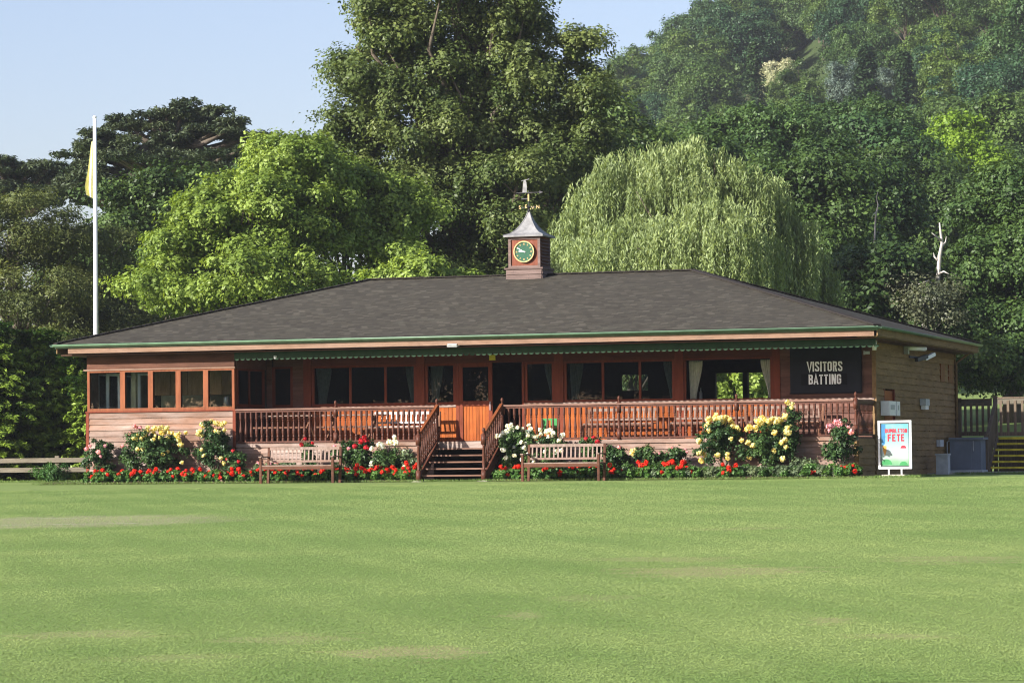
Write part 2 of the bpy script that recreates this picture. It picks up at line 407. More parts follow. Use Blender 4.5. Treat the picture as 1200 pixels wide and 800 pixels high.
def blocktext(txt, xc, zc, hgt, width, y, wt=.2):
    gap = .13; W = sum(GW.get(c, .57) for c in txt)+gap*(len(txt)-1); mb = MB(); x = 0; sx = width/W
    for c in txt:
        for k, st_ in enumerate(GL[c]): ribbon(mb, [(xc-width/2+(x+a)*sx, zc+(b-.5)*hgt) for a, b in st_], wt*sx, y-.004-.0006*k, y)
        x += GW.get(c, .57)+gap
    return mb
def textmesh(txt, size, mat, depth=.01, bold=0., sx=1., space=1.):
    cu = bpy.data.curves.new('t', 'FONT'); cu.body = txt; cu.size = size; cu.extrude = depth; cu.offset = bold
    cu.align_x = 'CENTER'; cu.align_y = 'CENTER'; cu.space_character = space
    o = bpy.data.objects.new('t', cu); COL.objects.link(o)
    dg = bpy.context.evaluated_depsgraph_get(); dg.update()
    me = bpy.data.meshes.new_from_object(o.evaluated_get(dg)); bpy.data.objects.remove(o)
    v = np.zeros(len(me.vertices)*3); me.vertices.foreach_get('co', v); v = v.reshape(-1, 3)
    w = np.stack([v[:, 0]*sx, -v[:, 2], v[:, 1]], 1); me.vertices.foreach_set('co', w.ravel())
    me.materials.clear(); me.materials.append(M[mat] if isinstance(mat, str) else mat); me.update(); return me

# ------------------------------------------------------------------ ground
def build_ground():
    xs = np.concatenate([np.linspace(-900, -140, 20)[:-1], np.linspace(-140, 140, 141)[:-1], np.linspace(140, 900, 20)])
    ys = np.concatenate([np.linspace(-700, -90, 14)[:-1], np.linspace(-90, 20, 40)[:-1], np.linspace(20, 620, 240)[:-1], np.linspace(620, 1500, 16)])
    X, Y = np.meshgrid(xs, ys); Z = gz(X, Y)
    me = bpy.data.meshes.new('ground'); nx, ny = len(xs), len(ys)
    vs = np.stack([X.ravel(), Y.ravel(), Z.ravel()], 1)
    fs = [(j*nx+i, j*nx+i+1, (j+1)*nx+i+1, (j+1)*nx+i) for j in range(ny-1) for i in range(nx-1)]
    me.from_pydata(vs.tolist(), [], fs); me.materials.append(M['lawn'])
    me.polygons.foreach_set('use_smooth', [True]*len(me.polygons))
    tag(link('ground', me), 'mown cricket outfield rising behind to the wooded hill', 'ground', kind='structure')
build_ground()
mb = MB(); mb.box(-20.4, -10.6, -1.5, -.12, 0, .05); mb.box(-8.5, .5, -1.5, -.12, 0, .05)
solo('flower_bed', mb, 'soil', (-10, -.8, 0), 'dark soil strip under the roses along the pavilion skirt', 'flower bed', kind='structure')
mb = MB(); mb.box(-.3, 12, 8.6, 13.3, -.05, .035)
solo('path', mb, 'concrete', (2, 11, 0), 'pale concrete apron at the foot of the side steps', 'path', kind='structure')
# crease lines on the worn square
mb = MB()
for px, py, L in ((30, 608, .9), (45, 615, 1.5)):
    x, y = GP(px, py); a = np.array([x, y]); 
    q = [a-HR*L-HD*.03, a+HR*L-HD*.03, a+HR*L+HD*.03, a-HR*L+HD*.03]
    mb.add([(p[0], p[1], G(p[0], p[1])+.008) for p in q], [(0, 1, 2, 3)])
M['chalk'] = plain('worn chalk line', (.42, .42, .34), .9, .1)
solo('crease_marking', mb, 'chalk', (GP(40, 612)[0], GP(40, 612)[1], 0), 'faint white crease lines painted across the worn brown pitch', 'pitch marking', kind='structure')

# ------------------------------------------------------------------ pavilion
XL, XB = -19.79, -15.74        # bay: left and right ends
DK = .965                      # deck level
WY, RY = 2.0, 13.0             # main front wall, rear wall
pav = empty('cricket_pavilion', (-9.87, 6.5, 0), 'long low timber cricket pavilion with brown hipped roof and open veranda', 'pavilion')
zE, zR, y0, y1, x0, x1 = 3.54, 5.37, -.52, 13.6, -20.43, .64
rA, rB, rY = -14.6, -5.64, 6.68
# roof: four planes with thickness and UVs in metres
mb = MB(); mb.uv = []
def roofplane(pts, ux, origin):
    ux = np.array(ux, float); P = [np.array(p, float) for p in pts]
    n = np.cross(P[1]-P[0], P[2]-P[0]); n /= np.linalg.norm(n); vy = np.cross(n, ux)
    mb.add(P, [tuple(range(len(P)))]); mb.uv.append([(float((p-origin)@ux), float((p-origin)@vy)) for p in P])
A = (x0, y0, zE); B = (x1, y0, zE); Cc = (x1, y1, zE); Dd = (x0, y1, zE); RA = (rA, rY, zR); RB = (rB, rY, zR)
O = np.array(A)
roofplane([A, B, RB, RA], (1, 0, 0), O); roofplane([Cc, Dd, RA, RB], (-1, 0, 0), O)
roofplane([B, Cc, RB], (0, 1, 0), O); roofplane([Dd, A, RA], (0, -1, 0), O)
roof = part('roof', mb, 'roof', pav)
mb = MB()
for p, q in ((A, RA), (B, RB), (Cc, RB), (Dd, RA), (RA, RB)):
    p = np.array(p)+np.array([0, 0, .0]); q = np.array(q)+np.array([0, 0, .0]); k = int(np.linalg.norm(q-p)/.3)
    for i in range(k):
        a = p+(q-p)*i/k; b = p+(q-p)*(i+1)/k
        mb.beam(a+[0, 0, .014], b+[0, 0, .024], .2, .03)
part('ridge_cap', mb, 'roof', roof)
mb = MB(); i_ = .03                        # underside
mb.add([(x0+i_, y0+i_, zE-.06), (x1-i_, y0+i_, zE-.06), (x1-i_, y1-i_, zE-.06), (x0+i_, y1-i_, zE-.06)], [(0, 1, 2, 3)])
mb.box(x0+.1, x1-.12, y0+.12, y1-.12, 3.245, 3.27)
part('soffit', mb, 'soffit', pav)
# gutter: half round
def gut(p, q, r=.062):
    mb = MB(); p = np.array(p, float); q = np.array(q, float); d = (q-p)/np.linalg.norm(q-p); s_ = np.cross(d, (0, 0, 1))
    vs = []; n = 8
    for e in (p, q):
        for R_ in (r, r-.008):
            for i in range(n+1):
                a = pi+pi*i/n; vs.append(e+s_*R_*cos(a)+np.array([0, 0, R_*sin(a)]))
    k = n+1; fs = [(i, i+1, 2*k+i+1, 2*k+i) for i in range(n)]+[(k+i, 3*k+i, 3*k+i+1, k+i+1) for i in range(n)]
    fs += [(0, 2*k, 3*k, k), (n, k+n, 3*k+n, 2*k+n)]+[(i, k+i, k+i+1, i+1) for i in range(n)]+[(2*k+i, 2*k+i+1, 3*k+i+1, 3*k+i) for i in range(n)]
    mb.add(vs, fs); return mb
g = part('gutter', gut((x0-.03, y0-.07, zE-.015), (x1+.1, y0-.07, zE-.03)), 'gutter', pav, True)
mb = MB(); mb.box(x0+.0, x1+.02, y0-.004, y0+.012, zE-.115, zE-.01); part('gutter_board', mb, 'gutter', pav)
mb = gut((x1+.07, y0-.05, zE-.02), (x1+.07, y1, zE-.03)); part('gutter', mb, 'gutter', pav, True)
mb = gut((x0-.07, y1, zE-.03), (x0-.07, y0-.05, zE-.02)); part('gutter', mb, 'gutter', pav, True)
mb = MB(); mb.box(x0+.35, x1-.08, y0+.014, y0+.04, zE-.245, zE-.118); part('fascia', mb, 'fascia', pav)
mb = MB(); mb.box(x1-.03, x1-.002, y0+.06, y1-.02, zE-.24, zE-.02); mb.box(x1-.5, x1-.03, y0+.06, y1-.02, zE-.262, zE-.243).nxt()
mb.box(x0+.005, x0+.03, y0+.06, y1-.02, zE-.24, zE-.02); part('fascia', mb, 'sidefascia', pav)
mb = MB(); mb.box(-15.7, x1-.12, y0+.4, y0+.415, 3.105, 3.244)
sp = .151; x = -15.7
while x < x1-.14:
    mb.prism([(x+sp/2+(sp/2-.006)*cos(a), 3.103+.058*sin(a)) for a in [pi+pi*i/8 for i in range(9)]], y0+.398, y0+.413); x += sp
part('valance', mb, 'valance', pav, label='dark green scalloped trim hanging under the eaves')
mb = MB(); mb.box(.06, .5, y0+.08, y0+.1, 3.17, 3.25)  # return end
# downpipes
mb = MB(); mb.tube([(.12, 12.95, .05), (.12, 12.95, 3.0), (.5, 13.1, 3.3), (.62, 13.3, 3.45)], .038, 8); part('downpipe', mb, 'sidefascia', pav, True)

# --- skirts
mb = MB(); mb.clap(XL, XB, 0, 0, DK-.06, .152, seed=1).nxt()
mb.clap(XB+.02, -10.5, .03, 0, DK-.09, .152, seed=2).nxt(); mb.clap(-8.64, .02, .03, 0, DK-.09, .152, seed=3)
part('skirt_boarding', mb, 'skirt', pav)
mb = MB(); mb.clap(.06, WY, .02, 0, DK-.05, .152, axis='y', out=1, seed=5).nxt(); mb.box(-.05, .06, -.02, .06, 0, DK-.09); part('skirt_boarding', mb, 'side', pav)
# --- bay walls
mb = MB(); mb.clap(XL, XB, 0, DK-.06, 1.80, .152, seed=4); mb.box(XL, XB, .012, .1, 0, 1.8)
part('bay_wall', mb, 'skirt', pav)
mb = MB(); mb.box(XL-.04, XB+.04, -.05, .02, 1.80, 1.835); part('sill', mb, 'frame', pav)
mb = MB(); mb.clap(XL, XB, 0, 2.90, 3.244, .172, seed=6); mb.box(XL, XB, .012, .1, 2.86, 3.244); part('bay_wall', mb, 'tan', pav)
mb = MB(); mb.box(XL-.08, XB+.03, -.055, .0, 2.862, 2.898); part('trim_board', mb, 'fascia', pav)
mb = MB(); mb.box(XL-.03, XL+.05, -.036, .0, .0, 1.8); mb.box(XL-.03, XL, 0, .1, 0, 1.8).nxt(); mb.box(XB-.05, XB+.03, -.04, .0, 0, 1.8); part('corner_board', mb, 'frame', pav)
# left side wall with an opening
mb = MB(); 
for a, b, c, d in ((0.1, 13, 0, 1.9), (.1, 13, 2.8, 3.244), (.1, .5, 1.9, 2.8), (5.2, 13, 1.9, 2.8)): mb.box(XL, XL+.08, a, b, c, d)
part('side_wall', mb, 'skirt', pav)
def window(x0_, x1_, z0_, z1_, y, mulls, fr=.075, dep=.09, mat='frame', gl='glassdk', open_=False, axis='x', skip=()):
    P = lambda a0, a1, b0, b1, c0, c1, mb: mb.box(a0, a1, b0, b1, c0, c1) if axis == 'x' else mb.box(b0, b1, a0, a1, c0, c1)
    mb = MB(); P(x0_, x1_, y, y+dep, z0_, z0_+fr, mb); P(x0_, x1_, y, y+dep, z1_-fr*.7, z1_, mb)
    P(x0_, x0_+fr, y, y+dep, z0_+fr, z1_-fr*.7, mb); P(x1_-fr, x1_, y, y+dep, z0_+fr, z1_-fr*.7, mb)
    xs = [x0_+fr]
    for m_ in mulls:
        P(m_-.03, m_+.03, y+.012, y+dep-.01, z0_+fr, z1_-fr*.7, mb); xs += [m_-.03, m_+.03]
    xs.append(x1_-fr); w = part('window', mb, mat, pav)
    if not open_:
        for i in range(0, len(xs), 2):
            m2 = MB(); P(xs[i], xs[i+1], y+.04, y+.046, z0_+fr, z1_-fr*.7, m2); part('pane', m2, gl, w)
    return w
# bay windows: posts then five lights
bx = [-19.78, -18.8, -18.03, -17.27, -16.52, -15.74]
for i in range(5):
    a, b = bx[i], bx[i+1]
    window(a+(.0 if i else .0), b, 1.836, 2.861, -.03, [], fr=.068, dep=.11, mat='baywin', gl='glass')
window(.12, 1.9, 1.9, 2.86, XB-.06, [.95], fr=.07, dep=.08, mat='frame', gl='glass', axis='y')
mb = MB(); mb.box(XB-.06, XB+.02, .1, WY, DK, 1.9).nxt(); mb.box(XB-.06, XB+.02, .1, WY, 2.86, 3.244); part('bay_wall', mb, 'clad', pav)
window(.5, 5.2, 1.9, 2.8, XL+.02, [1.0, 1.75, 2.5, 3.6], fr=.06, dep=.05, mat='upvc', gl='glass', axis='y')
# kitchen interior
mb = MB(); mb.box(XL+.1, XB-.08, 4.3, 4.4, DK, 3.2); mb.box(XL+.1, XL+.16, 2.75, 3.45, 1.2, 3.2); part('inner_wall', mb, 'cream', pav)
mb = MB(); mb.box(XL+.08, XB-.08, .1, 4.3, DK-.05, DK); part('floor', mb, 'insidefloor', pav)
kit = MB()
for i in range(6): kit.box(-18.75+i*.48, -18.75+i*.48+.465, 1.75, 2.05, 2.25, 3.05)
for i in range(6): kit.box(-18.75+i*.48, -18.75+i*.48+.465, 1.5, 2.05, DK+.1, 1.8)
kit.box(-18.8, -15.85, 1.45, 2.05, 1.82, 1.86)
solo('kitchen_cupboards', kit, 'kitchen', (-17.3, 4, DK), 'tan wooden kitchen cupboards behind the bay windows', 'cupboard')
for a, b in ((-19.5, -19.12), (-18.62, -18.2)):
    m2 = MB().box(a, a+.07, .5, .56, 1.2, 2.8).box(b-.06, b, .5, .56, 1.2, 2.8).box(a+.07, b-.06, .5, .56, 2.74, 2.8); part('inner_window', m2, 'upvc', pav)
part('inner_wall', MB().box(-18.8, -18.68, .5, .6, DK, 3.2), 'cream', pav); part('blind', MB().box(XB-.16, XB-.14, 1.3, 1.62, 1.95, 2.83), 'upvc', pav); part('ceiling', MB().box(XL+.08, XB-.08, .1, 4.3, 3.21, 3.24), 'upvc', pav)
mb = MB(); mb.lathe([(.06, 1.94), (.075, 1.95), (.07, 2.14), (.05, 2.17), (.02, 2.18)], -16.1, .3, 12); 
solo('kettle', mb, 'metal', (-16.1, .3, 1.94), 'steel jug standing inside the right hand bay window', 'jug', smooth=True)
mb = MB(); mb.box(-16.7, -15.85, .12, .6, 1.88, 1.935); solo('window_shelf', mb, 'kitchen', (-16.3, .3, 1.88), 'wooden worktop inside the right hand bay window', 'worktop')

# --- main front wall
zS, zH = 1.86, 2.93
mb = MB()
def planks(a, b, z0_, z1_, y, w=.1):
    k = max(1, round((b-a)/w)); w = (b-a)/k
    for i in range(k): mb.box(a+i*w+.004, a+(i+1)*w-.004, y-.018, y, z0_, z1_)
    mb.box(a, b, y, y+.05, z0_, z1_)
planks(-15.7, -9.68-.9, DK, zS, WY); mb.nxt(); planks(-8.78, -2.3, DK, zS, WY)
part('plank_panel', mb, 'orange', pav)
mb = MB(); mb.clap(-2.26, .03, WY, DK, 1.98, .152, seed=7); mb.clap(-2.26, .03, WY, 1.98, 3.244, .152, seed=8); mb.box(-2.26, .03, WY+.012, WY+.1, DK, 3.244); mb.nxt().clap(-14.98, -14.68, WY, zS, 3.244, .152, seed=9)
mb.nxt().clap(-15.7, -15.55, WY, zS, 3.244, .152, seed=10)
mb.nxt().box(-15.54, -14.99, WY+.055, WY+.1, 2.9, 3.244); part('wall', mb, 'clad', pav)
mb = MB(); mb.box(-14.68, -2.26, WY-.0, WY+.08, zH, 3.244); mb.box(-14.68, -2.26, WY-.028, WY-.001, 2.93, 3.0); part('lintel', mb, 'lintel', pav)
mb = MB(); mb.box(-15.7, -10.58, WY-.05, WY-.0, zS-.02, zS+.03).nxt(); mb.box(-8.78, .05, WY-.06, WY-.036, zS+.0, zS+.05)
mb.box(-8.78, -2.26, WY-.036, WY, zS-.02, zS+.03); part('sill', mb, 'skirt', pav)
for a, b in ((-14.68, -14.47), (-11.63, -11.41), (-7.99, -7.76), (-4.9, -4.68), (-2.46, -2.26)):
    mb = MB(); mb.box(a, b, WY-.045, WY+.1, DK, 3.242); part('post', mb, 'frame', pav)
def fill(a, b, z0_, z1_, mat='frame'):
    mb = MB(); mb.box(a, b, WY, WY+.06, z0_, z1_); return part('infill', mb, mat, pav)
window(-15.55, -14.98, zS+.03, zH, WY-.01, [], fr=.07)
window(-14.47, -11.63, zS+.03, zH, WY-.01, [-13.42, -12.47])
window(-11.41, -10.58, zS+.03, zH, WY-.01, [])
window(-8.78, -7.99, zS+.03, zH, WY-.01, [])
window(-7.76, -4.9, zS+.03, zH, WY-.01, [-6.75, -5.8])
window(-4.68, -2.46, zS+.03, zH, WY-.01, [], fr=.05, open_=True)
# door leaf (closed) and open doorway
door = part('door', MB().box(-10.5, -10.4, WY-.03, WY+.02, DK+.02, zH).box(-9.72, -9.62, WY-.03, WY+.02, DK+.02, zH).box(-10.4, -9.72, WY-.03, WY+.02, zH-.1, zH).box(-10.4, -9.72, WY-.03, WY+.02, 1.86, 1.98), 'frame', pav)
mb = MB(); planks(-10.4, -9.72, DK+.02, 1.86, WY+.01, .09); part('door_panel', mb, 'orange', door)
part('pane', MB().box(-10.4, -9.72, WY, WY+.006, 1.98, zH-.1), 'glassdk', door)
part('handle', MB().tube([(-9.67, WY-.06, 1.75), (-9.67, WY-.06, 1.95)], .012, 6).beam((-9.67, WY-.03, 1.75), (-9.67, WY-.06, 1.75), .015, .015).beam((-9.67, WY-.03, 1.95), (-9.67, WY-.06, 1.95), .015, .015), 'metal', door)
part('door_frame', MB().box(-10.58, -10.5, WY-.04, WY+.08, DK, zH).nxt().box(-8.84, -8.78, WY-.04, WY+.08, DK, zH), 'frame', pav)
# --- room behind
mb = MB(); mb.box(-15.7, .0, WY+.1, RY, DK-.05, DK); part('floor', mb, 'insidefloor', pav)
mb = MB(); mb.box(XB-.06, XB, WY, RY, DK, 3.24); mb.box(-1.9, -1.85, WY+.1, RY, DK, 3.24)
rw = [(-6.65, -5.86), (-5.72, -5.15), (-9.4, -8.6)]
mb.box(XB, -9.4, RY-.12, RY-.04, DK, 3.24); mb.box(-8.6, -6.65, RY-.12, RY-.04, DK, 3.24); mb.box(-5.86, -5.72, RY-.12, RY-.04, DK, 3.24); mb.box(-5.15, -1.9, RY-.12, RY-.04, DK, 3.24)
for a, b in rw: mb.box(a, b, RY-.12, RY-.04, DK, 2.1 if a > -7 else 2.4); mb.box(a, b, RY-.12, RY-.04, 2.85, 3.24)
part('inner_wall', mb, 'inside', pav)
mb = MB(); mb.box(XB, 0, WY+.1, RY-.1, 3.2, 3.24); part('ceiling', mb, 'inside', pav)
# --- right side wall
mb = MB(); mb.clap(WY+.02, 3.05, .05, DK, 2.14, .16, axis='y', out=1, seed=20); mb.clap(4.45, RY, .05, DK, 2.14, .16, axis='y', out=1, seed=21)
mb.clap(WY+.02, RY, .05, 2.14, 3.26, .16, axis='y', out=1, seed=22); mb.clap(WY+.02, RY, .05, 0, DK, .16, axis='y', out=1, seed=23)
mb.box(-.05, .04, WY+.05, 3.05, 0, 3.24); mb.box(-.05, .04, 4.45, RY, 0, 3.24); mb.box(-.05, .04, 3.05, 4.45, 2.14, 3.24); mb.box(-.05, .04, 3.05, 4.45, 0, DK)
part('side_wall', mb, 'side', pav)
part('corner_board', MB().box(.0, .1, WY-.04, WY+.02, DK, 3.24).nxt().box(.02, .1, RY-.03, RY+.06, 0, 3.24), 'sidefascia', pav)
mb = MB(); mb.box(XL, 0, RY, RY+.05, 0, 2.1); mb.box(XL, 0, RY, RY+.05, 2.85, 3.24)
for a, b in ((XL, -9.4), (-8.6, -6.65), (-5.86, -5.72), (-5.15, 0)): mb.box(a, b, RY, RY+.05, 2.1, 2.85)
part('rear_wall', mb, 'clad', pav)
sd = part('side_door', MB().box(-.03, .02, 3.15, 4.4, DK, 2.1), 'orange', pav)
part('door_frame', MB().box(-.03, .07, 3.05, 3.15, DK, 2.14).nxt().box(-.03, .07, 4.38, 4.46, DK, 2.14), 'frame', sd)
for a in (10.75, 12.0): part('shutter', MB().box(.05, .095, a, a+.6, 2.45, 2.93), 'baywin', pav, label='narrow red brown shutter high on the side wall')
mb = MB(); mb.box(.05, .11, 4.5, RY-.1, .88, .92); 
# --- deck
mb = MB()
for i in range(14): mb.box(XB+.02, .0, .02+i*.141, .02+i*.141+.135, DK-.04, DK)
part('deck_floor', mb, 'tread', pav)
part('deck_edge', MB().box(XB+.02, -10.5, -.02, .03, DK-.085, DK+.004).nxt().box(-8.64, .05, -.02, .03, DK-.085, DK+.004).nxt().box(-10.5, -8.64, -.0, .03, DK-.16, DK+.002), 'skirt', pav)
part('bench_shelf', MB().box(0, .001, 0, .001, 3.25, 3.251), 'soffit', pav) if False else None

# ------------------------------------------------------------------ balustrades
H0, H1 = DK, 1.8
def bal_profile(z0_, z1_, s=1.):
    L = z1_-z0_; pr = [(.031, 0), (.031, .1), (.018, .12), (.03, .15), (.024, .2), (.032, .28), (.034, .36), (.022, .55), (.017, .68), (.028, .71), (.017, .74), (.031, .78), (.031, 1)]
    return [(r*s*1.05, z0_+L*t) for r, t in pr]
def newel(x, y, z0_, z1_, w=.095, base=None):
    mb = MB(); r = w/2
    mb.box(x-r, x+r, y-r, y+r, z0_, z0_+.25) if z1_-z0_ > .7 else None
    mb.lathe([(r*.95, z0_+.25), (r*.6, z0_+.28), (r*.8, z0_+.4), (r*.55, z1_-.36), (r*.9, z1_-.32)], x, y, 12)
    mb.box(x-r, x+r, y-r, y+r, z1_-.32, z1_-.08)
    mb.lathe([(r*.95, z1_-.08), (r*.95, z1_-.065), (r*.45, z1_-.05), (r*.35, z1_-.03), (r*.62, z1_-.005), (r*.75, z1_+.03), (r*.6, z1_+.065), (r*.15, z1_+.085)], x, y, 12)
    return mb
def baluster_run(root, xa, xb, ny, zb0, zb1, sp=.136):
    n = int((xb-xa)/sp); sp = (xb-xa)/n; src = None
    for i in range(n):
        x = xa+(i+.5)*sp
        if src is None:
            src = part('baluster', MB().lathe(bal_profile(zb0, zb1), x, ny, 8), 'rail', root, False); X0 = x
        else: inst(src, root, (x-X0, 0, 0))
def balustrade(xa, xb, news, label):
    r = empty('balustrade', ((xa+xb)/2, 0, DK), label, 'balustrade')
    part('top_rail', MB().box(xa, xb, -.065, .065, H1-.0, H1+.038), 'railtop', r)
    part('under_rail', MB().box(xa, xb, -.035, .035, H1-.052, H1-.001), 'rail', r)
    part('bottom_rail', MB().box(xa, xb, -.035, .035, DK+.02, DK+.062), 'rail', r)
    for x in news: part('newel_post', newel(x, -.002, DK+.005, 1.93), 'rail', r, True)
    e = [xa]+[n for n in news]+[xb]
    e = sorted(set(e))
    for a, b in zip(e, e[1:]):
        if b-a > .3: baluster_run(r, a+.05, b-.05, 0, DK+.062, H1-.052)
    return r
balustrade(XB+.03, -10.45, [-13.05, -10.4], 'turned wooden veranda balustrade left of the steps')
rb = balustrade(-8.67, -.05, [-8.72, -5.77, -2.87, 0], 'long turned wooden veranda balustrade right of the steps')
r2 = empty('balustrade', (0, 1, DK), 'short shaded end balustrade closing the veranda at the right corner', 'balustrade')
part('top_rail', MB().box(-.06, .06, .07, WY-.05, H1, H1+.037), 'railtop', r2)
part('under_rail', MB().box(-.035, .035, .06, WY-.05, H1-.052, H1-.001), 'rail', r2); part('bottom_rail', MB().box(-.035, .035, .06, WY-.05, DK+.02, DK+.062), 'rail', r2)
src = part('baluster', MB().lathe(bal_profile(DK+.062, H1-.052), 0, .2, 8), 'rail', r2)
for i in range(1, 12): inst(src, r2, (0, i*.15, 0))

# steps
st = empty('veranda_steps', (-9.55, -.8, 0), 'wooden steps with sloping turned handrails up to the veranda door', 'steps')
N = 6; rise = DK/N; run = .255; ys = -.02-run*(N-1)
for k in range(1, N):
    yb = ys+(k-1)*run
    part('tread', MB().box(-10.33, -8.76, yb-.03, yb+run-.03, k*rise-.035, k*rise), 'tread', st)
for xx in (-10.38, -8.73):
    part('stringer', MB().beam((xx, ys-.05, .07), (xx, .0, DK-.1), .04, .24), 'rail', st)
    part('handrail', MB().beam((xx, ys-.08, 1.14), (xx, -.02, 1.84), .07, .075), 'baywin', st)
    part('bottom_rail', MB().beam((xx, ys-.08, .36), (xx, -.02, 1.06), .05, .05), 'rail', st)
    part('newel_post', newel(xx, ys-.12, .02, 1.2, .11), 'rail', st, True)
    s0 = None
    for i in range(9):
        t = (i+.6)/9.2; y = ys-.08+(-.02-ys+.08)*t; zz = .36+.7*t
        if s0 is None: s0 = part('baluster', MB().lathe(bal_profile(zz+.02, zz+.75), xx, y, 8), 'rail', st); ref = (y, zz)
        else: inst(s0, st, (0, y-ref[0], zz-ref[1]))
    part('footing', MB().box(xx-.13, xx+.13, ys-.28, ys+.05, -.02, .03), 'concrete', st)

# ------------------------------------------------------------------ curtains
def curtain(xa, xb, xc, label, z0_=1.93, z1_=2.88, y=WY+.2, lean=1):
    """xa..xb at the top; xc is the narrow foot"""
    mb = MB(); n = 22; k = 12; vs = []
    for j in range(k+1):
        t = j/k; z = z1_+(z0_-z1_)*t
        e = sstep(t*.95)
        l = xa+(xc[0]-xa)*e; r = xb+(xc[1]-xb)*e
        for i in range(n+1):
            u = i/n; vs.append((l+(r-l)*u, y+.028*sin(u*6*2*pi+.4*sin(t*3))+.006*sin(u*23), z))
    fs = [(j*(n+1)+i, j*(n+1)+i+1, (j+1)*(n+1)+i+1, (j+1)*(n+1)+i) for j in range(k) for i in range(n)]
    mb.add(vs, fs); o = solo('curtain', mb, 'curtain', ((xa+xb)/2, y, z0_), label, 'curtain', 'curtains drawn back inside the veranda windows', smooth=True)
    so = o.modifiers.new('s', 'SOLIDIFY'); so.thickness = .004
curtain(-14.42, -14.0, (-14.36, -14.15), 'pale curtain at the left edge of the window left of the door')
curtain(-12.0, -11.72, (-11.86, -11.72), 'pale curtain at the right edge of the window left of the door')
curtain(-11.32, -10.98, (-11.3, -11.12), 'pale curtain in the narrow window beside the closed door')
curtain(-8.32, -8.06, (-8.14, -8.06), 'pale curtain in the narrow window right of the open doorway')
curtain(-7.66, -7.3, (-7.62, -7.45), 'pale curtain at the left edge of the large window right of the door')
curtain(-5.25, -4.98, (-5.08, -4.97), 'pale curtain at the right edge of the large window right of the door')
curtain(-4.6, -4.25, (-4.58, -4.42), 'pale curtain at the left edge of the open hatch window')
curtain(-2.8, -2.5, (-2.6, -2.49), 'pale curtain at the right edge of the open hatch window, beside the black board')

# interior furniture seen through the open window
t_ = empty('dining_table', (-4.2, 3.6, DK), 'table with pale top seen through the open hatch window', 'table')
part('tabletop', MB().box(-5.0, -3.4, 3.2, 4.0, 1.93, 1.96), 'dbench', t_)
for a in (-4.9, -3.5):
    for b in (3.3, 3.9): part('leg', MB().box(a-.03, a+.03, b-.03, b+.03, DK, 1.93), 'inside', t_)
for i, (x, l) in enumerate(((-4.62, 'clear bottle on the table inside the open window, left one'), (-3.75, 'dark bottle on the table inside the open window, right one'))):
    solo('bottle', MB().lathe([(.035, 1.962), (.04, 1.98), (.04, 2.12), (.014, 2.18), (.014, 2.25)], x, 3.4, 10), 'greypl' if i == 0 else 'black', (x, 3.4, 1.962), l, 'bottle', smooth=True)
# chairs in the dark room
def chair(x, y):
    r = empty('chair', (x, y, DK), 'dark wooden chair inside the unlit club room', 'chair', 'chairs inside the club room')
    part('seat', MB().box(x-.2, x+.2, y-.2, y+.2, DK+.43, DK+.46), 'dbench2', r)
    part('backrest', MB().box(x-.2, x+.2, y+.18, y+.2, DK+.75, DK+1.1).box(x-.17, x+.17, y+.17, y+.18, DK+.55, DK+.6), 'dbench2', r)
    for a in (-.18, .18):
        for b in (-.18, .18): part('leg', MB().box(x+a-.02, x+a+.02, y+b-.02, y+b+.02, DK, DK+(.43 if b < 0 else 1.05)), 'dbench2', r)
    return r
c0 = chair(-13.2, 3.4)
for x, y in ((-12.6, 3.4), (-12.0, 3.6), (-9.2, 4.5), (-8.6, 4.5), (-6.9, 3.4), (-6.2, 3.4), (-5.5, 3.5)):
    c = copy_tree(c0); c.location = (x, y, DK)

# ------------------------------------------------------------------ veranda benches
def bench(name, w, label, cat, group, mslat, mfr, back=.86, arms=True, ns=17, seat=.43):
    r = empty(name, (0, 0, 0), label, cat, group)
    h = w/2
    for s in (-1, 1):
        part('leg', MB().box(s*h-.03, s*h+.03, -.52, -.46, 0, .62 if arms else seat-.02), mfr, r)
        part('leg', MB().beam((s*h, -.03, 0), (s*h, .06, back), .058, .058, (0, 1, 0)), mfr, r)
        if arms: part('armrest', MB().box(s*h-.035, s*h+.035, -.55, .0, .62, .65), mslat, r)
    sb = MB()
    for i in range(5): sb.box(-h+.0, h-.0, -.51+i*.1, -.51+i*.1+.08, seat-.02, seat+.005)
    part('seat', sb, mslat, r)
    part('apron', MB().box(-h+.03, h-.03, -.505, -.475, seat-.1, seat-.022), mfr, r)
    part('top_rail', MB().box(-h+.03, h-.03, .03, .07, back-.06, back+.01), mslat, r)
    part('lower_rail', MB().box(-h+.03, h-.03, .0, .035, seat+.07, seat+.12), mslat, r)
    s0 = None
    for i in range(ns):
        x = -h+.03+(i+.5)*(w-.06)/ns
        if s0 is None: s0 = part('back_slat', MB().beam((x, .02, seat+.12), (x, .05, back-.05), .035, .016, (0, 1, 0)), mslat, r); xx = x
        else: inst(s0, r, (x-xx, 0, 0))
    return r
b = bench('park_bench', 1.86, 'slatted wooden park bench on the grass left of the steps', 'bench', 'park benches in front of the flower bed', 'bench', 'tan'); b.location = (-13.2, -1.75, 0)
b2 = copy_tree(b); b2['label'] = 'slatted wooden park bench on the grass right of the steps'; b2.location = (-6.57, -1.75, 0)
d1 = bench('veranda_bench', 1.75, 'white slatted bench on the veranda just left of the steps', 'bench', 'slatted benches standing on the veranda', 'dbench', 'dbench2', back=.76, ns=13, seat=.4, arms=False); d1.location = (-11.75, 1.5, DK)
d2 = bench('veranda_bench', 1.75, 'x', 'bench', 'slatted benches standing on the veranda', 'bench', 'dbench2', back=.76, ns=13, seat=.4, arms=False)
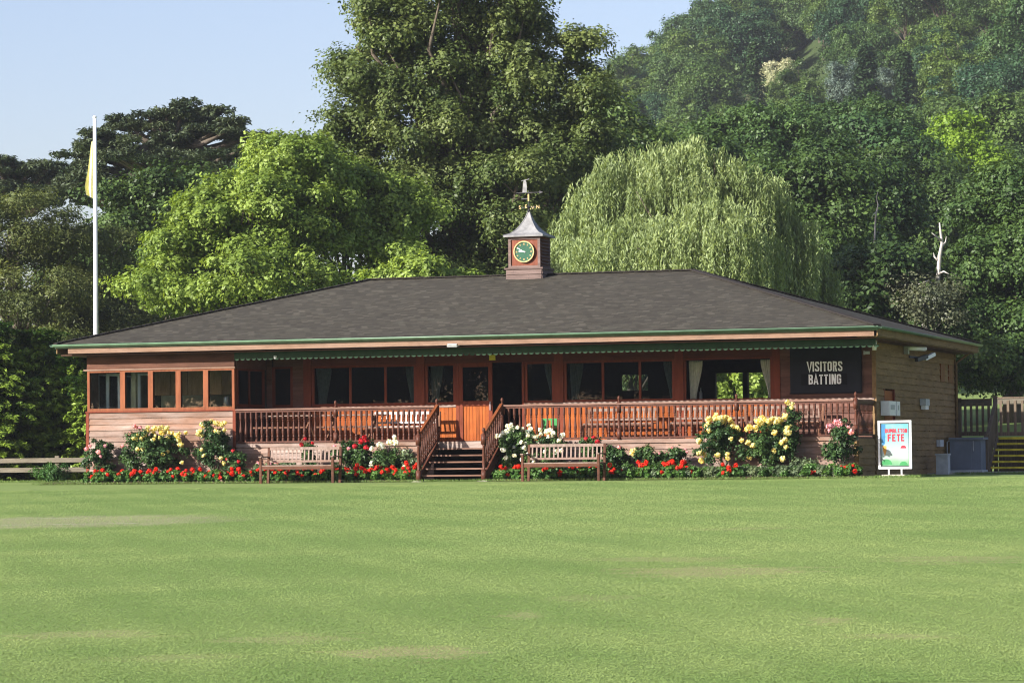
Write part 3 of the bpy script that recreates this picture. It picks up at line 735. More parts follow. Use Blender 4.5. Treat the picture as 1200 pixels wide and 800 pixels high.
for ii, (x, l) in enumerate(((-6.1, 'weathered slatted bench on the veranda under the large right hand window'), (-3.9, 'weathered slatted bench on the veranda under the left half of the open hatch window'), (-2.0, 'weathered slatted bench on the veranda by the black board'))):
    c = copy_tree(d2) if ii else d2; c['label'] = l; c.location = (x, 1.5, DK)
# dark folded picnic tables left
def ptable(x, label):
    r = empty('picnic_table', (x, 1.0, DK), label, 'picnic table', 'dark picnic tables at the left of the veranda')
    tp = MB()
    for i in range(5): tp.box(x-.75, x+.75, .7+i*.125, .7+i*.125+.115, DK+.68, DK+.71)
    part('tabletop', tp, 'bench', r)
    for s in (-.55, .55):
        part('leg', MB().beam((x+s, .45, DK), (x+s, 1.15, DK+.68), .04, .07), 'dbench2', r)
        part('leg', MB().beam((x+s, 1.55, DK), (x+s, .85, DK+.68), .04, .07), 'dbench2', r)
    part('seat', MB().box(x-.75, x+.75, .35, .5, DK+.38, DK+.42), 'dbench2', r); part('seat', MB().box(x-.75, x+.75, 1.48, 1.63, DK+.38, DK+.42), 'dbench2', r)
ptable(-14.7, 'brown picnic table on the veranda beside the kitchen bay'); ptable(-13.05+.1-.0, 'brown picnic table on the veranda behind the middle newel post left of the steps')
g_ = empty('garden_chair', (-7.75, .8, DK), 'bright green plastic garden chair on the veranda right of the steps', 'chair')
gx = -7.82
part('seat', MB().box(gx-.19, gx+.19, .6, 1.02, DK+.28, DK+.31), 'chairgreen', g_)
part('backrest', MB().box(gx-.19, gx-.03, .96, 1.0, DK+.2, DK+.5).box(gx+.03, gx+.19, .96, 1.0, DK+.2, DK+.5).box(gx-.19, gx+.19, .96, 1.0, DK+.5, DK+.54), 'chairgreen', g_)
for a in (-.17, .17):
    for b_ in (.62, .98): part('leg', MB().box(gx+a-.015, gx+a+.015, b_-.015, b_+.015, DK, DK+.28), 'chairgreen', g_)

# ------------------------------------------------------------------ sign board, lamps, boxes
s = empty('scoreboard_sign', (-1.12, WY-.05, 2.03), 'large slate black board on the veranda wall reading VISITORS BATTING', 'sign')
bp = part('board', MB().box(-2.0, -.27, WY-.085, WY-.04, 2.05, 3.165), 'board', s)
part('edge_trim', MB().box(-2.02, -.25, WY-.09, WY-.042, 2.02, 2.05).box(-.27, -.245, WY-.09, WY-.042, 2.05, 3.165), 'board2', s)
part('name_plate', MB().box(-1.72, -.6, WY-.1, WY-.086, 2.23, 2.5), 'board2', s)
for txt, z, wd, yy in (('VISITORS', 2.675, .86, WY-.0855), ('BATTING', 2.365, .80, WY-.1005)):
    part('lettering', blocktext(txt, -1.14, z, .245, wd, yy), 'letter', s, label='white capitals '+txt)
solo('floodlight', MB().box(-9.95, -9.67, -.5, -.36, 3.26, 3.34).box(-9.93, -9.69, -.36, -.275, 3.28, 3.32).beam((-9.81, -.5, 3.3), (-9.81, -.53, 3.28), .24, .07), 'greypl', (-9.81, -.4, 3.26), 'small grey floodlight fixed to the fascia above the steps', 'floodlight')
solo('notice', MB().box(-9.68, -9.52, WY-.06, WY-.046, 2.99, 3.12), 'ylw', (-9.6, WY-.05, 3.05), 'small yellow notice over the open doorway', 'notice')
solo('wall_lamp', MB().lathe([(.012, 3.16), (.05, 3.14), (.045, 3.08), (.02, 3.06)], -14.6, -.1, 8), 'greypl', (-14.6, -.1, 3.1), 'tiny round lamp under the eaves near the kitchen bay', 'lamp')
def sidebox(name, ya, yb, za, zb, d, mat, label, cat, xb=.085):
    return solo(name, MB().box(xb, xb+d, ya, yb, za, zb), mat, (xb, (ya+yb)/2, za), label, cat)
L = empty('corner_lamp', (.25, WY, 3.0), 'white downlight under the eaves at the front right corner', 'lamp')
part('shade', MB().lathe([(.05, 3.02), (.055, 3.1), (.07, 3.24)], .22, 1.2, 10), 'white', L, True); part('bracket', MB().box(.17, .27, 1.15, 1.25, 3.24, 3.245), 'white', L)
for ya, yb, lb in ((2.55, 3.35, 'left of the pair of white meter boxes beside the side door'), (3.5, 3.9, 'right of the pair of white meter boxes beside the side door')):
    r = empty('meter_box', (.1, ya, 1.47), lb, 'meter box', 'white meter boxes on the side wall')
    part('case', MB().box(.085, .3, ya, yb, 1.48, 1.83), 'white', r); part('window', MB().box(.3, .306, ya+.15, yb-.15, 1.62, 1.74), 'greypl', r)
    part('door', MB().box(.12, .27, ya-.008, ya, 1.51, 1.8), 'white', r)
r = empty('wall_light', (.1, 7.9, 1.7), 'small boxy outdoor light half way along the shaded side wall', 'lamp')
part('case', MB().box(.085, .24, 7.7, 8.25, 1.78, 1.95), 'greypl', r); part('diffuser', MB().box(.1, .22, 7.75, 8.2, 1.68, 1.78), 'white', r)
r = empty('security_floodlight', (.1, 7.5, 3.2), 'long white security light high on the side wall under the eaves', 'floodlight')
part('arm', MB().box(.085, .2, 5.6, 5.75, 3.05, 3.28), 'metal', r)
part('housing', MB().tube([(.2, 5.7, 3.2), (.46, 6.5, 3.2)], .06, 8), 'white', r, True)
r = empty('security_camera', (.1, 8.3, 2.95), 'dark bracketed security camera just below the long white light', 'camera')
part('bracket', MB().beam((.085, 6.3, 3.0), (.3, 6.7, 2.98), .05, .05), 'black', r)
part('body', MB().beam((.25, 6.4, 2.92), (.45, 6.85, 3.02), .1, .1), 'black', r); part('hood', MB().beam((.4, 6.75, 2.95), (.58, 7.1, 3.08), .1, .09), 'white', r)
sidebox('wall_vent', 10.0, 10.5, .72, .9, .1, 'greypl', 'small grey hood vent low on the shaded side wall', 'vent')
solo('junction_box', MB().box(-.16, -.04, WY-.1, WY-.055, 2.95, 3.02).box(-.19, -.16, WY-.09, WY-.055, 2.94, 3.03), 'greypl', (-.1, WY-.08, 2.98), 'small grey bracket on the wall right of the black board', 'bracket')
r = empty('power_cabinet', (.55, 8.6, 0), 'small pale grey free standing cabinet at the foot of the side wall', 'cabinet')
part('body', MB().box(.35, .66, 8.4, 8.75, 0, .5), 'greypl', r); part('lid', MB().box(.33, .68, 8.37, 8.78, .5, .54), 'greypl', r)

# poster sign
def postermat():
    t = NT('fete poster print')
    tc = t.n('ShaderNodeTexCoord'); sx = t.n('ShaderNodeSeparateXYZ'); t.l(tc.outputs['Object'], sx.inputs[0])
    mr = t.n('ShaderNodeMapRange'); mr.inputs[1].default_value = .25; mr.inputs[2].default_value = 1.25; t.l(sx.outputs[2], mr.inputs[0])
    n = t.noise((1, 1, 1), 3, 2, lo=.4, hi=.7)
    c = t.ramp(mr.outputs[0], [(0, (.05, .2, .09)), (.12, (.13, .3, .14)), (.2, (.28, .38, .3)), (.35, (.33, .4, .4)), (.7, (.14, .35, .37)), (1, (.09, .3, .36))])
    c = t.mix(t.ramp(n, [(0, (0,)*3), (1, (.35,)*3)]), c, (.34, .42, .41))
    return t.done(t.bsdf(c, .35, .4))
M['poster'] = postermat()
M['pred'] = plain('red print', (.42, .03, .05), .5, .2); M['pblue'] = plain('blue print', (.03, .15, .3), .5, .3); M['pgreen'] = plain('green print', (.035, .22, .07), .5, .3)
M['porange'] = plain('orange print', (.5, .24, .04), .5, .3)
fx, fy = .895, .1
s = empty('poster_stand', (fx, fy, 0), 'white framed poster sign on a base advertising a fete, at the pavilion corner', 'sign')
part('frame', MB().box(fx-.395, fx-.345, fy-.03, fy+.03, .2, 1.33).box(fx+.345, fx+.395, fy-.03, fy+.03, .2, 1.33).box(fx-.345, fx+.345, fy-.03, fy+.03, 1.28, 1.33).box(fx-.345, fx+.345, fy-.03, fy+.03, .2, .25), 'white', s)
po = part('poster', MB().box(fx-.345, fx+.345, fy-.005, fy+.01, .25, 1.28), 'poster', s)
part('seal', MB().box(fx-.343, fx-.325, fy-.02, fy-.006, .252, 1.278).box(fx+.325, fx+.343, fy-.02, fy-.006, .252, 1.278).box(fx-.325, fx+.325, fy-.02, fy-.006, 1.26, 1.278).box(fx-.325, fx+.325, fy-.02, fy-.006, .252, .27), 'black', s)
for txt, z, hg, wd in (('DUMBLETON', 1.09, .095, .52), ('FETE', .93, .17, .4)):
    part('lettering', blocktext(txt, fx+.03, z, hg, wd, fy-.0065, .22), 'pred', po, label='red capitals '+txt)
def disc(cx, cz, r, y, n=14, a0=0, a1=2*pi): return [(cx+r*cos(a0+(a1-a0)*i/(n-1)), cz+r*sin(a0+(a1-a0)*i/(n-1))) for i in range(n)]
mb = MB(); mb.prism(disc(fx+.2, .68, .07, 0, 12, 0, pi), fy-.0075, fy-.006); part('printed_parasol', mb, 'pred', po)
mb = MB(); mb.prism([(fx-.32, 1.24), (fx-.22, 1.24), (fx-.23, .8), (fx-.29, .74), (fx-.31, .8)], fy-.0075, fy-.006); part('printed_bunting', mb, 'pblue', po)
mb = MB(); mb.prism([(fx-.3, .74), (fx-.2, .74), (fx-.2, .62), (fx-.24, .5), (fx-.28, .62)], fy-.0072, fy-.006); part('printed_cone', mb, 'porange', po)
mb = MB(); mb.prism(disc(fx-.2, .3, .13, 0, 12, 0, pi)[:], fy-.0072, fy-.006); mb.nxt().prism(disc(fx+.2, .275, .1, 0, 12, 0, pi), fy-.0072, fy-.006); part('printed_bush', mb, 'pgreen', po)
part('foot', MB().box(fx-.17, fx-.13, fy-.02, fy+.02, .06, .2).nxt().box(fx+.13, fx+.17, fy-.02, fy+.02, .06, .2), 'metal', s)
part('base', MB().box(fx-.27, fx+.27, fy-.28, fy+.28, 0, .07), 'concrete', s)

# ------------------------------------------------------------------ clock turret
ct = empty('clock_turret', (-10.1, rY, 5.2), 'square wooden clock turret with flared lead roof on the ridge', 'clock turret')
cx, h = -10.1, .44; yf = rY-h
mb = MB(); mb.clap(cx-h-.05, cx+h+.05, yf-.05, 4.98, 5.5, .13, seed=40); mb.clap(yf-.05, rY+h+.05, cx+h+.05, 4.98, 5.5, .13, axis='y', out=1, seed=41)
mb.box(cx-h-.045, cx+h+.045, yf-.045, rY+h+.045, 4.98, 5.5); mb.box(cx-h-.09, cx+h+.09, yf-.09, rY+h+.09, 5.5, 5.545); part('base', mb, 'cupbase', ct)
mb = MB(); mb.box(cx-h+.02, cx+h-.02, yf+.02, rY+h-.02, 5.545, 6.36); part('body', mb, 'cupola', ct)
mb = MB()
for a, b in ((-h, -h+.07), (h-.07, h)):
    mb.box(cx+a, cx+b, yf-.01, yf+.05, 5.545, 6.36); mb.box(cx+a, cx+b, rY+h-.05, rY+h+.01, 5.545, 6.36)
mb.box(cx-h+.07, cx+h-.07, yf-.01, yf+.05, 6.29, 6.36); mb.box(cx-h+.07, cx+h-.07, yf-.01, yf+.05, 5.545, 5.6); part('corner_post', mb, 'cupbase', ct)
for sgn in (1, -1):
    mb = MB()
    for i in range(9):
        z = 5.57+i*.086
        mb.beam((cx+sgn*(h+.01), yf+.06, z+.02), (cx+sgn*(h+.01), rY+h-.06, z+.02), .075, .014, (sgn*.8, 0, .6))
    part('louvre', mb, 'cupdark', ct)
# concave pyramid roof
mb = MB(); prof = [(.545, 6.36), (.55, 6.40), (.40, 6.46), (.28, 6.56), (.19, 6.68), (.12, 6.8), (.065, 6.92), (.03, 7.02), (.02, 7.04)]
vs = []
for r_, z in prof:
    for i, j in ((-1, -1), (1, -1), (1, 1), (-1, 1)): vs.append((cx+i*r_, rY+j*r_, z))
fs = [(k*4+i, k*4+(i+1) % 4, k*4+4+(i+1) % 4, k*4+4+i) for k in range(len(prof)-1) for i in range(4)]+[(3, 2, 1, 0), tuple(len(prof)*4-4+i for i in range(4))]
mb.add(vs, fs); rf = part('turret_roof', mb, 'lead', ct)
mb = MB()
for i, j in ((-1, -1), (1, -1), (1, 1), (-1, 1)): mb.tube([(cx+i*r_, rY+j*r_, z+.004) for r_, z in prof[1:]], .014, 5)
part('lead_roll', mb, 'lead', rf)
cz = 5.965; cf = yf-.012
mb = MB(); n = 40
def ring(mb, cx, cz, r0, r1, y0, y1, n=40):
    vs = []
    for i in range(n):
        a = 2*pi*i/n
        for r_, y in ((r0, y0), (r1, y0), (r1, y1), (r0, y1)): vs.append((cx+r_*cos(a), y, cz+r_*sin(a)))
    fs = [(i*4+k, i*4+(k+1) % 4, ((i+1) % n)*4+(k+1) % 4, ((i+1) % n)*4+k) for i in range(n) for k in range(4)]
    mb.add(vs, fs); return mb
mb = MB().prism([(cx+.262*cos(2*pi*i/n), cz+.262*sin(2*pi*i/n)) for i in range(n)], cf-.02, cf+.03); face = part('clock_face', mb, 'green', ct, label='bottle green dial with gilded rim')
part('rim', ring(MB(), cx, cz, .255, .285, cf-.045, cf-.0, n), 'gold', face)
mb = MB()
for i in range(12):
    a = 2*pi*i/12
    k = 3 if i % 3 == 0 else 2
    for q in range(k):
        o_ = (q-(k-1)/2)*.016; d = np.array([sin(a), 0, cos(a)]); p_ = np.array([cos(a), 0, -sin(a)])
        c_ = np.array([cx, cf-.023, cz])
        mb.beam(c_+d*.18+p_*o_, c_+d*.225+p_*o_, .008, .004, (0, 1, 0))
part('numerals', mb, 'gold', face)
c_ = np.array([cx, cf-.03, cz])
for nm, ang, ln, w in (('minute_hand', 300, .21, .016), ('hour_hand', 276, .14, .024)):
    a = radians(ang); d = np.array([sin(a), 0, cos(a)]); part(nm, MB().beam(c_-d*.04, c_+d*ln, w, .004, (0, 1, 0)), 'white', face); c_ = c_-np.array([0, .006, 0])
wv = part('weathervane', MB().tube([(cx, rY, 7.02), (cx, rY, 7.62)], .014, 8).lathe([(.03, 7.04), (.05, 7.07), (.03, 7.1)], cx, rY, 10).beam((cx-.2, rY, 7.17), (cx+.2, rY, 7.17), .018, .018).beam((cx, rY-.2, 7.17), (cx, rY+.2, 7.17), .018, .018).lathe([(.02, 7.13), (.055, 7.17), (.02, 7.21)], cx, rY, 10), 'black', ct)
for txt, dx, dy in (('S', -.25, 0), ('N', .25, 0), ('E', 0, -.25), ('W', 0, .25)):
    o = link('compass_letter', textmesh(txt, .13, 'gold', .006, .001), wv); o.location = (dx, dy, 7.17-5.2)
part('gilded_sleeve', MB().lathe([(.028, 7.33), (.028, 7.52)], cx-.0, rY, 10), 'gold', wv)
part('pointer', MB().beam((cx-.34, rY, 7.56), (cx+.3, rY, 7.56), .01, .014).prism([(cx+.3, 7.52), (cx+.3, 7.6), (cx+.4, 7.56)], rY-.006, rY+.006).beam((cx-.2, rY, 7.4), (cx+.0, rY, 7.4), .012, .03), 'black', wv)
part('figure', MB().prism([(cx-.17, 7.57), (cx-.05, 7.57), (cx-.045, 7.7), (cx-.06, 7.84), (cx-.09, 7.9), (cx-.13, 7.9), (cx-.15, 7.82), (cx-.16, 7.7)], rY-.01, rY+.01).beam((cx-.2, rY, 7.88), (cx+.02, rY, 7.92), .01, .015), 'lead', wv)

# ------------------------------------------------------------------ flagpole and flag
fp = at(112.5, 392, 100); fb = (fp[0], fp[1], G(fp[0], fp[1]))
top = at(112, 138, 100)[2]
mb = MB().tube([fb, (fb[0], fb[1], fb[2]+(top-fb[2])*.5), (fb[0], fb[1], top-.0)], [.085, .075, .055], 12)
r = empty('flagpole', fb, 'tall white flagpole rising behind the left end of the roof', 'flagpole')
part('pole', mb, 'white', r, True); part('finial', MB().lathe([(.02, top), (.07, top+.03), (.05, top+.08), (.01, top+.1)], fb[0], fb[1], 10), 'white', r, True)
mb = MB(); n = 20; k = 24; vs = []
ft, fbm = at(112, 165, 100)[2], at(112, 232, 100)[2]
for j in range(k+1):
    t = j/k; wdt = .05+.24*t**.8 if t < .85 else .05+.24*.87*(1-(t-.85)*1.5)
    for i in range(n+1):
        u = i/n; vs.append((fb[0]-.07-wdt*u, fb[1]+.06*sin(u*9+t*2)*(t+.2), ft+(fbm-ft)*(t*(1-.0*u))-.12*u*sin(t*5)))
mb.add(vs, [(j*(n+1)+i, j*(n+1)+i+1, (j+1)*(n+1)+i+1, (j+1)*(n+1)+i) for j in range(k) for i in range(n)])
mb.mi = [1 if ((i % n) in (5, 6, 7, 13, 14)) else 0 for i in range(len(mb.f))]
fl = solo('flag', mb, ['flag', 'white'], (fb[0], fb[1], fbm), 'limp yellow and white flag hanging folded against the pole', 'flag', smooth=True)

# ------------------------------------------------------------------ rear deck, fence, steps, bin store
rd = empty('side_deck', (3, 14.5, 0), 'aged timber deck with picket railing behind the right end of the pavilion', 'deck')
part('floor', MB().box(-.3, 9, 13.72, 17, DK-.05, DK), 'deckgrey', rd)
part('rim_board', MB().box(-.3, .86, 13.66, 13.718, DK-.22, DK+.0), 'deckgrey', rd)
part('rim_board', MB().box(.86, 9, 16.95, 17.0, DK-.3, DK-.052), 'deckgrey', rd)
def picket(xa, xb, y, zt=2.03, px=.16, low=.1):
    part('rail', MB().box(xa, xb, y-.05, y+.05, zt-.04, zt), 'deckgrey', rd); part('rail', MB().box(xa, xb, y-.025, y+.025, zt-.2, zt-.041), 'fence', rd)
    part('rail', MB().box(xa, xb, y-.02, y+.02, DK+low-.05, DK+low+.06), 'deckgrey', rd)
    n = int((xb-xa)/px); s0 = None
    for i in range(n):
        x = xa+(i+.5)*(xb-xa)/n
        if s0 is None: s0 = part('picket', MB().box(x-.035, x+.035, y-.045, y-.026, DK+low-.05, zt-.1), 'deckgrey', rd); x_ = x
        else: inst(s0, rd, (x-x_, 0, 0))
picket(-.02, .95, 13.75, px=.155); picket(.6, 7.5, 16.9, zt=2.12, px=.2)
for x, y, h_ in ((.05, 13.78, 2.06), (1.05, 13.72, 2.1), (1.85, 16.93, 2.15), (4.2, 16.93, 2.15), (6.5, 16.93, 2.15)):
    part('post', MB().box(x-.055, x+.055, y-.055, y+.055, 0, h_), 'deckgrey', rd)
ss = empty('side_steps', (2.5, 12.8, 0), 'open timber steps with yellow painted nosings up to the side deck', 'steps')
n = 6
for k in range(1, n):
    y = 12.2+(k-1)*.28; z = k*DK/n
    part('tread', MB().box(1.15, 5, y, y+.26, z-.045, z), 'deckgrey', ss); part('nosing', MB().box(1.15, 5, y-.008, y+.04, z-.05, z+.004), 'yellow', ss)
part('nosing', MB().box(1.15, 5, 13.6, 13.716, DK-.06, DK+.004), 'yellow', ss)
part('added_backing', MB().box(1.12, 9, 13.74, 13.77, .0, DK-.06), 'deckgrey', ss)  # backing board added below the deck to keep the tread gaps dark
part('stringer', MB().beam((1.12, 12.1, .02), (1.12, 13.65, DK-.12), .05, .24), 'deckgrey', ss)
part('handrail', MB().beam((1.08, 12.12, 1.0), (1.08, 13.66, 1.98), .09, .05), 'deckgrey', ss)
part('post', MB().box(1.0, 1.1, 12.05, 12.15, 0, 1.05), 'deckgrey', ss)
s0 = None
for i in range(8):
    y = 12.25+i*.18; z = .1+(i*.18)*.64
    m_ = MB().box(1.07, 1.09, y-.04, y+.04, z, z+.95)
    part('picket', m_, 'deckgrey', ss)
bs = empty('bin_store', (.7, 11.4, 0), 'blue grey steel store cabinet beside the yellow edged steps', 'cabinet')
part('body', MB().box(.22, 1.05, 11.25, 12.0, .09, .9), 'greybox', bs); part('plinth', MB().box(.15, 1.1, 11.1, 12.02, .03, .09), 'greypl', bs)
part('lid', MB().box(.2, 1.12, 11.18, 12.03, .9, .96), 'greybox', bs); part('door', MB().box(.32, .8, 11.23, 11.249, .14, .86), 'greybox', bs)
part('handle', MB().tube([(.85, 11.22, .6), (.85, 11.2, .62), (.85, 11.2, .84), (.85, 11.22, .86)], .012, 6), 'metal', bs)
part('rail', MB().tube([(.16, 11.15, .09), (.16, 11.15, .84), (.22, 11.15, .88)], .014, 6), 'metal', bs)

# field fence at left
fn = empty('field_fence', (-24, 8, 0), 'low grey two rail timber fence left of the pavilion', 'fence')
for z in (.41, .68): part('rail', MB().box(-40, -19.9, 7.98, 8.03, z-.13, z), 'fence', fn)
for i in range(9): part('post', MB().box(-39+i*2.4-.06, -39+i*2.4+.06, 8.03, 8.14, 0, .74), 'fence', fn)

# ------------------------------------------------------------------ foliage
def unit(v): return v/(np.linalg.norm(v, axis=-1, keepdims=True)+1e-9)
def leafmesh(name, C, N, size, tint, mat, aspect=.62, T=None, fold=.12):
    n = len(C); R = unit(rng.normal(size=(n, 3))) if T is None else T
    N = unit(N); t = unit(R-N*(R*N).sum(1, keepdims=True)); b = np.cross(N, t)
    s = (size*np.ones(n))[:, None]
    V = np.empty((n, 4, 3)); V[:, 0] = C-t*s*.5; V[:, 1] = C+b*s*aspect*.5+N*s*fold; V[:, 2] = C+t*s*.5; V[:, 3] = C-b*s*aspect*.5+N*s*fold
    me = bpy.data.meshes.new(name); me.vertices.add(4*n); me.vertices.foreach_set('co', V.astype(np.float32).ravel())
    me.loops.add(4*n); me.loops.foreach_set('vertex_index', np.arange(4*n, dtype=np.int32))
    me.polygons.add(n); me.polygons.foreach_set('loop_start', np.arange(0, 4*n, 4, dtype=np.int32))
    try: me.polygons.foreach_set('loop_total', np.full(n, 4, dtype=np.int32))
    except Exception: pass
    a = me.attributes.new('tint', 'FLOAT', 'FACE'); a.data.foreach_set('value', np.clip(tint, 0, 1).astype(np.float32))
    me.materials.append(mat); me.update(calc_edges=True); return me
def sph(n):
    return unit(rng.normal(size=(n, 3)))
def clumps_from_lobes(lobes, ncl, low=-.35):
    """lobes: (cx,cy,cz,rx,ry,rz); returns clump centres and outward directions"""
    L = np.array(lobes, float); A = (L[:, 3]*L[:, 5])+(L[:, 4]*L[:, 5]); A = A/A.sum()
    out_c = []; out_d = []
    for l, a in zip(L, A):
        k = max(3, int(ncl*a)); d = sph(k*3); d = d[d[:, 2] > low-.25*rng.random(len(d))][:k]
        ph = rng.random(6)*6; w = 1+.13*np.sin(d[:, 0]*4+ph[0]+d[:, 2]*3)+.12*np.sin(d[:, 1]*5+ph[1]-d[:, 2]*4)+.08*np.sin(d[:, 2]*9+ph[2])
        rr = w*(1-.32*rng.random(len(d))**2)
        out_c.append(l[:3]+d*l[3:]*rr[:, None]); out_d.append(d)
    return np.concatenate(out_c), np.concatenate(out_d)
def foliage(name, lobes, ncl, nleaf, size, mat, rc=1., flat=.6, aspect=.62, droop=0., fillin=.12):
    C, D = clumps_from_lobes(lobes, ncl)
    k = len(C); rcs = rc*(.6+.75*rng.random(k)); tn = np.clip(rng.normal(.45, .24, k), 0, 1)
    cnt = np.maximum(8, (nleaf/k*(rcs/rc)**2).astype(int)); idx = np.repeat(np.arange(k), cnt); n = len(idx)
    d = unit(sph(n)+D[idx]*.55+np.array([0, 0, .35])); r = (rcs[idx]*(.45+.6*rng.random(n)))[:, None]
    lump = 1+.25*np.sin(d[:, :1]*7+idx[:, None])+.2*np.sin(d[:, 1:2]*8+idx[:, None]*2)
    P = C[idx]+d*r*lump*np.array([1, 1, flat])
    P[:, 2] -= droop*(np.abs(d[:, 0])+np.abs(d[:, 1]))*rcs[idx]*.4
    Nn = unit(d*.8+np.array([0, 0, .55])+sph(n)*.75)
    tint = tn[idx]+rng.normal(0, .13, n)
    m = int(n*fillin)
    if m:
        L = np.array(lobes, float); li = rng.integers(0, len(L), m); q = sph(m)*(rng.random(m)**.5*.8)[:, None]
        P = np.concatenate([P, L[li, :3]+q*L[li, 3:]]); Nn = np.concatenate([Nn, sph(m)]); tint = np.concatenate([tint, rng.random(m)*.4])  # inner fill leaves tinted darker: the crown's interior shade put into colour
    sz = size*(.65+.7*rng.random(len(P)))
    return leafmesh(name, P, Nn, sz, tint, mat, aspect), C
def limbs(base, C, trunk_r, fork=.25, nb=26, top=None, wob=.5, thin=.012):
    """trunk with limbs that run out to clump centres"""
    mb = MB(); base = np.array(base, float); cc = C.mean(0); zt = C[:, 2].max() if top is None else top
    tp = np.array([cc[0], cc[1], base[2]+(zt-base[2])*.82]); pts = []; m = 9
    for i in range(m+1):
        t = i/m; p = base*(1-t)+tp*t; p = p+np.array([sin(t*5+base[0]), cos(t*4+base[1]), 0])*wob*t*(1-t)*1.4; pts.append(p)
    rad = [trunk_r*(1.25 if i == 0 else 1)*(1-.86*i/m) for i in range(m+1)]
    mb.tube(pts, rad, 10)
    sel = rng.permutation(len(C))[:nb]
    for j in sel:
        e = C[j]; tt = np.clip((e[2]-base[2])/(zt-base[2])*.8-.12, fork, .9); i = int(tt*m); s = pts[i]
        L = np.linalg.norm(e-s); mid1 = s+(e-s)*.35+np.array([0, 0, .12*L]); mid2 = s+(e-s)*.7+np.array([0, 0, .1*L])+rng.normal(0, .06*L, 3)
        r0 = min(rad[i]*.55, .05+.022*L); mb.tube([s, mid1, mid2, e], [r0, r0*.65, r0*.38, thin], 6)
    return mb
def mktree(name, base, lobes, ncl, nleaf, size, mat, label, cat='tree', group=None, rc=1., tr=.3, nb=26, bark='bark', rel=False, **k):
    """lobes in world coordinates unless rel"""
    base = np.array(base, float)
    lob = [tuple(np.array(l[:3], float)-(0 if rel else base))+tuple(l[3:]) for l in lobes]
    r = empty(name, tuple(base), label, cat, group)
    me, C = foliage('crown', lob, ncl, nleaf, size, mat, rc, **k)
    tmb = limbs((0, 0, -.3), C, tr, nb=nb); tm = tmb.mesh('trunk', M[bark], (0, 0, 0), True)
    link('trunk', tm, r); link('crown', me, r); return r
def lobe(px, py, D, rpx, rpy, depth=None):
    """an ellipsoid whose middle is at that direction and distance, radii given in pixels at that distance"""
    P = at(px, py, D); s = D/F; rx = rpx*s; return (P[0], P[1], P[2], rx, (depth or rx), rpy*s)
def based(px, D):
    P = at(px, 500, D); return (P[0], P[1], G(P[0], P[1]))

LM = {}
LM['syc'] = leafmat('sycamore leaves', (.054, .09, .022), (.175, .22, .068), .3, inst=0)
LM['bright'] = leafmat('bright robinia leaves', (.12, .19, .03), (.285, .385, .08), .36, inst=0)
LM['olive'] = leafmat('dull olive leaves', (.07, .095, .03), (.17, .2, .065), .3, inst=0)
LM['dark'] = leafmat('dark broad leaves', (.036, .07, .018), (.09, .15, .04), .27, inst=.15)
LM['mid'] = leafmat('mid green leaves', (.042, .085, .021), (.10, .165, .042), .28, inst=.22)
LM['cedar'] = leafmat('cedar needles', (.028, .048, .022), (.125, .155, .08), .15, inst=.1)
LM['yew'] = leafmat('hedge conifer fronds', (.035, .08, .014), (.22, .32, .045), .2, inst=0)
LM['willow'] = leafmat('weeping willow leaves', (.145, .2, .07), (.32, .40, .175), .35, inst=0)
LM['yg'] = leafmat('yellow green leaves', (.13, .23, .02), (.22, .34, .03), .35, inst=0)
LM['hill'] = leafmat('hillside wood leaves', (.036, .075, .024), (.09, .15, .045), .27, inst=.55)
LM['fir'] = leafmat('hillside fir needles', (.018, .042, .018), (.04, .075, .026), .12, inst=.2)
LM['cream'] = leafmat('cream blossom', (.3, .34, .17), (.6, .6, .42), .2, inst=0)
LM['bluish'] = leafmat('blue grey pine needles', (.07, .11, .09), (.12, .17, .13), .15, inst=0)
LM['grey'] = leafmat('grey green scrub', (.07, .085, .045), (.13, .14, .08), .25, inst=0)
LM['rose'] = leafmat('rose leaves', (.025, .06, .018), (.065, .125, .035), .2, inst=.15)
LM['ger'] = leafmat('geranium leaves', (.04, .10, .02), (.09, .19, .04), .25, inst=.2)
LM['sage'] = leafmat('grey green border leaves', (.10, .15, .08), (.19, .25, .14), .25, inst=.1)

# --- big trees behind the pavilion
mktree('sycamore_tree', based(560, 118), [lobe(545, 250, 118, 130, 90), lobe(505, 130, 118, 88, 100), lobe(600, 120, 119, 72, 100), lobe(540, 10, 118, 78, 85), lobe(545, -90, 119, 60, 70),
    lobe(412, 215, 116, 58, 45), lobe(432, 140, 117, 40, 36), lobe(650, 215, 118, 58, 70), lobe(645, 95, 118, 32, 34), lobe(462, 40, 117, 34, 38), lobe(612, 25, 118, 32, 42), lobe(392, 258, 114, 38, 38), lobe(585, 320, 119, 80, 55), lobe(535, 325, 116, 70, 45), lobe(440, 90, 116, 26, 22),
    lobe(393, 152, 116, 18, 12), lobe(380, 200, 115, 18, 12), lobe(672, 62, 117, 15, 12), lobe(686, 110, 117, 14, 14), lobe(700, 175, 117, 18, 16), lobe(500, -40, 117, 45, 40), lobe(440, 50, 116, 14, 14), lobe(432, 12, 116, 12, 10)],
    400, 300000, .145, LM['syc'], 'huge dark green sycamore towering behind the clock turret, top out of frame', rc=1.0, tr=.6, nb=80, fillin=.12)
mktree('false_acacia_tree', based(270, 103), [lobe(300, 266, 103, 78, 58), lobe(235, 300, 102, 55, 55), lobe(345, 210, 104, 55, 45), lobe(190, 345, 101, 42, 32), lobe(290, 340, 101, 90, 50), lobe(262, 248, 104, 38, 32)],
    150, 90000, .14, LM['bright'], 'bright yellow green airy tree behind the left half of the roof, nearest the flagpole', rc=.72, tr=.2, nb=45, fillin=.1)
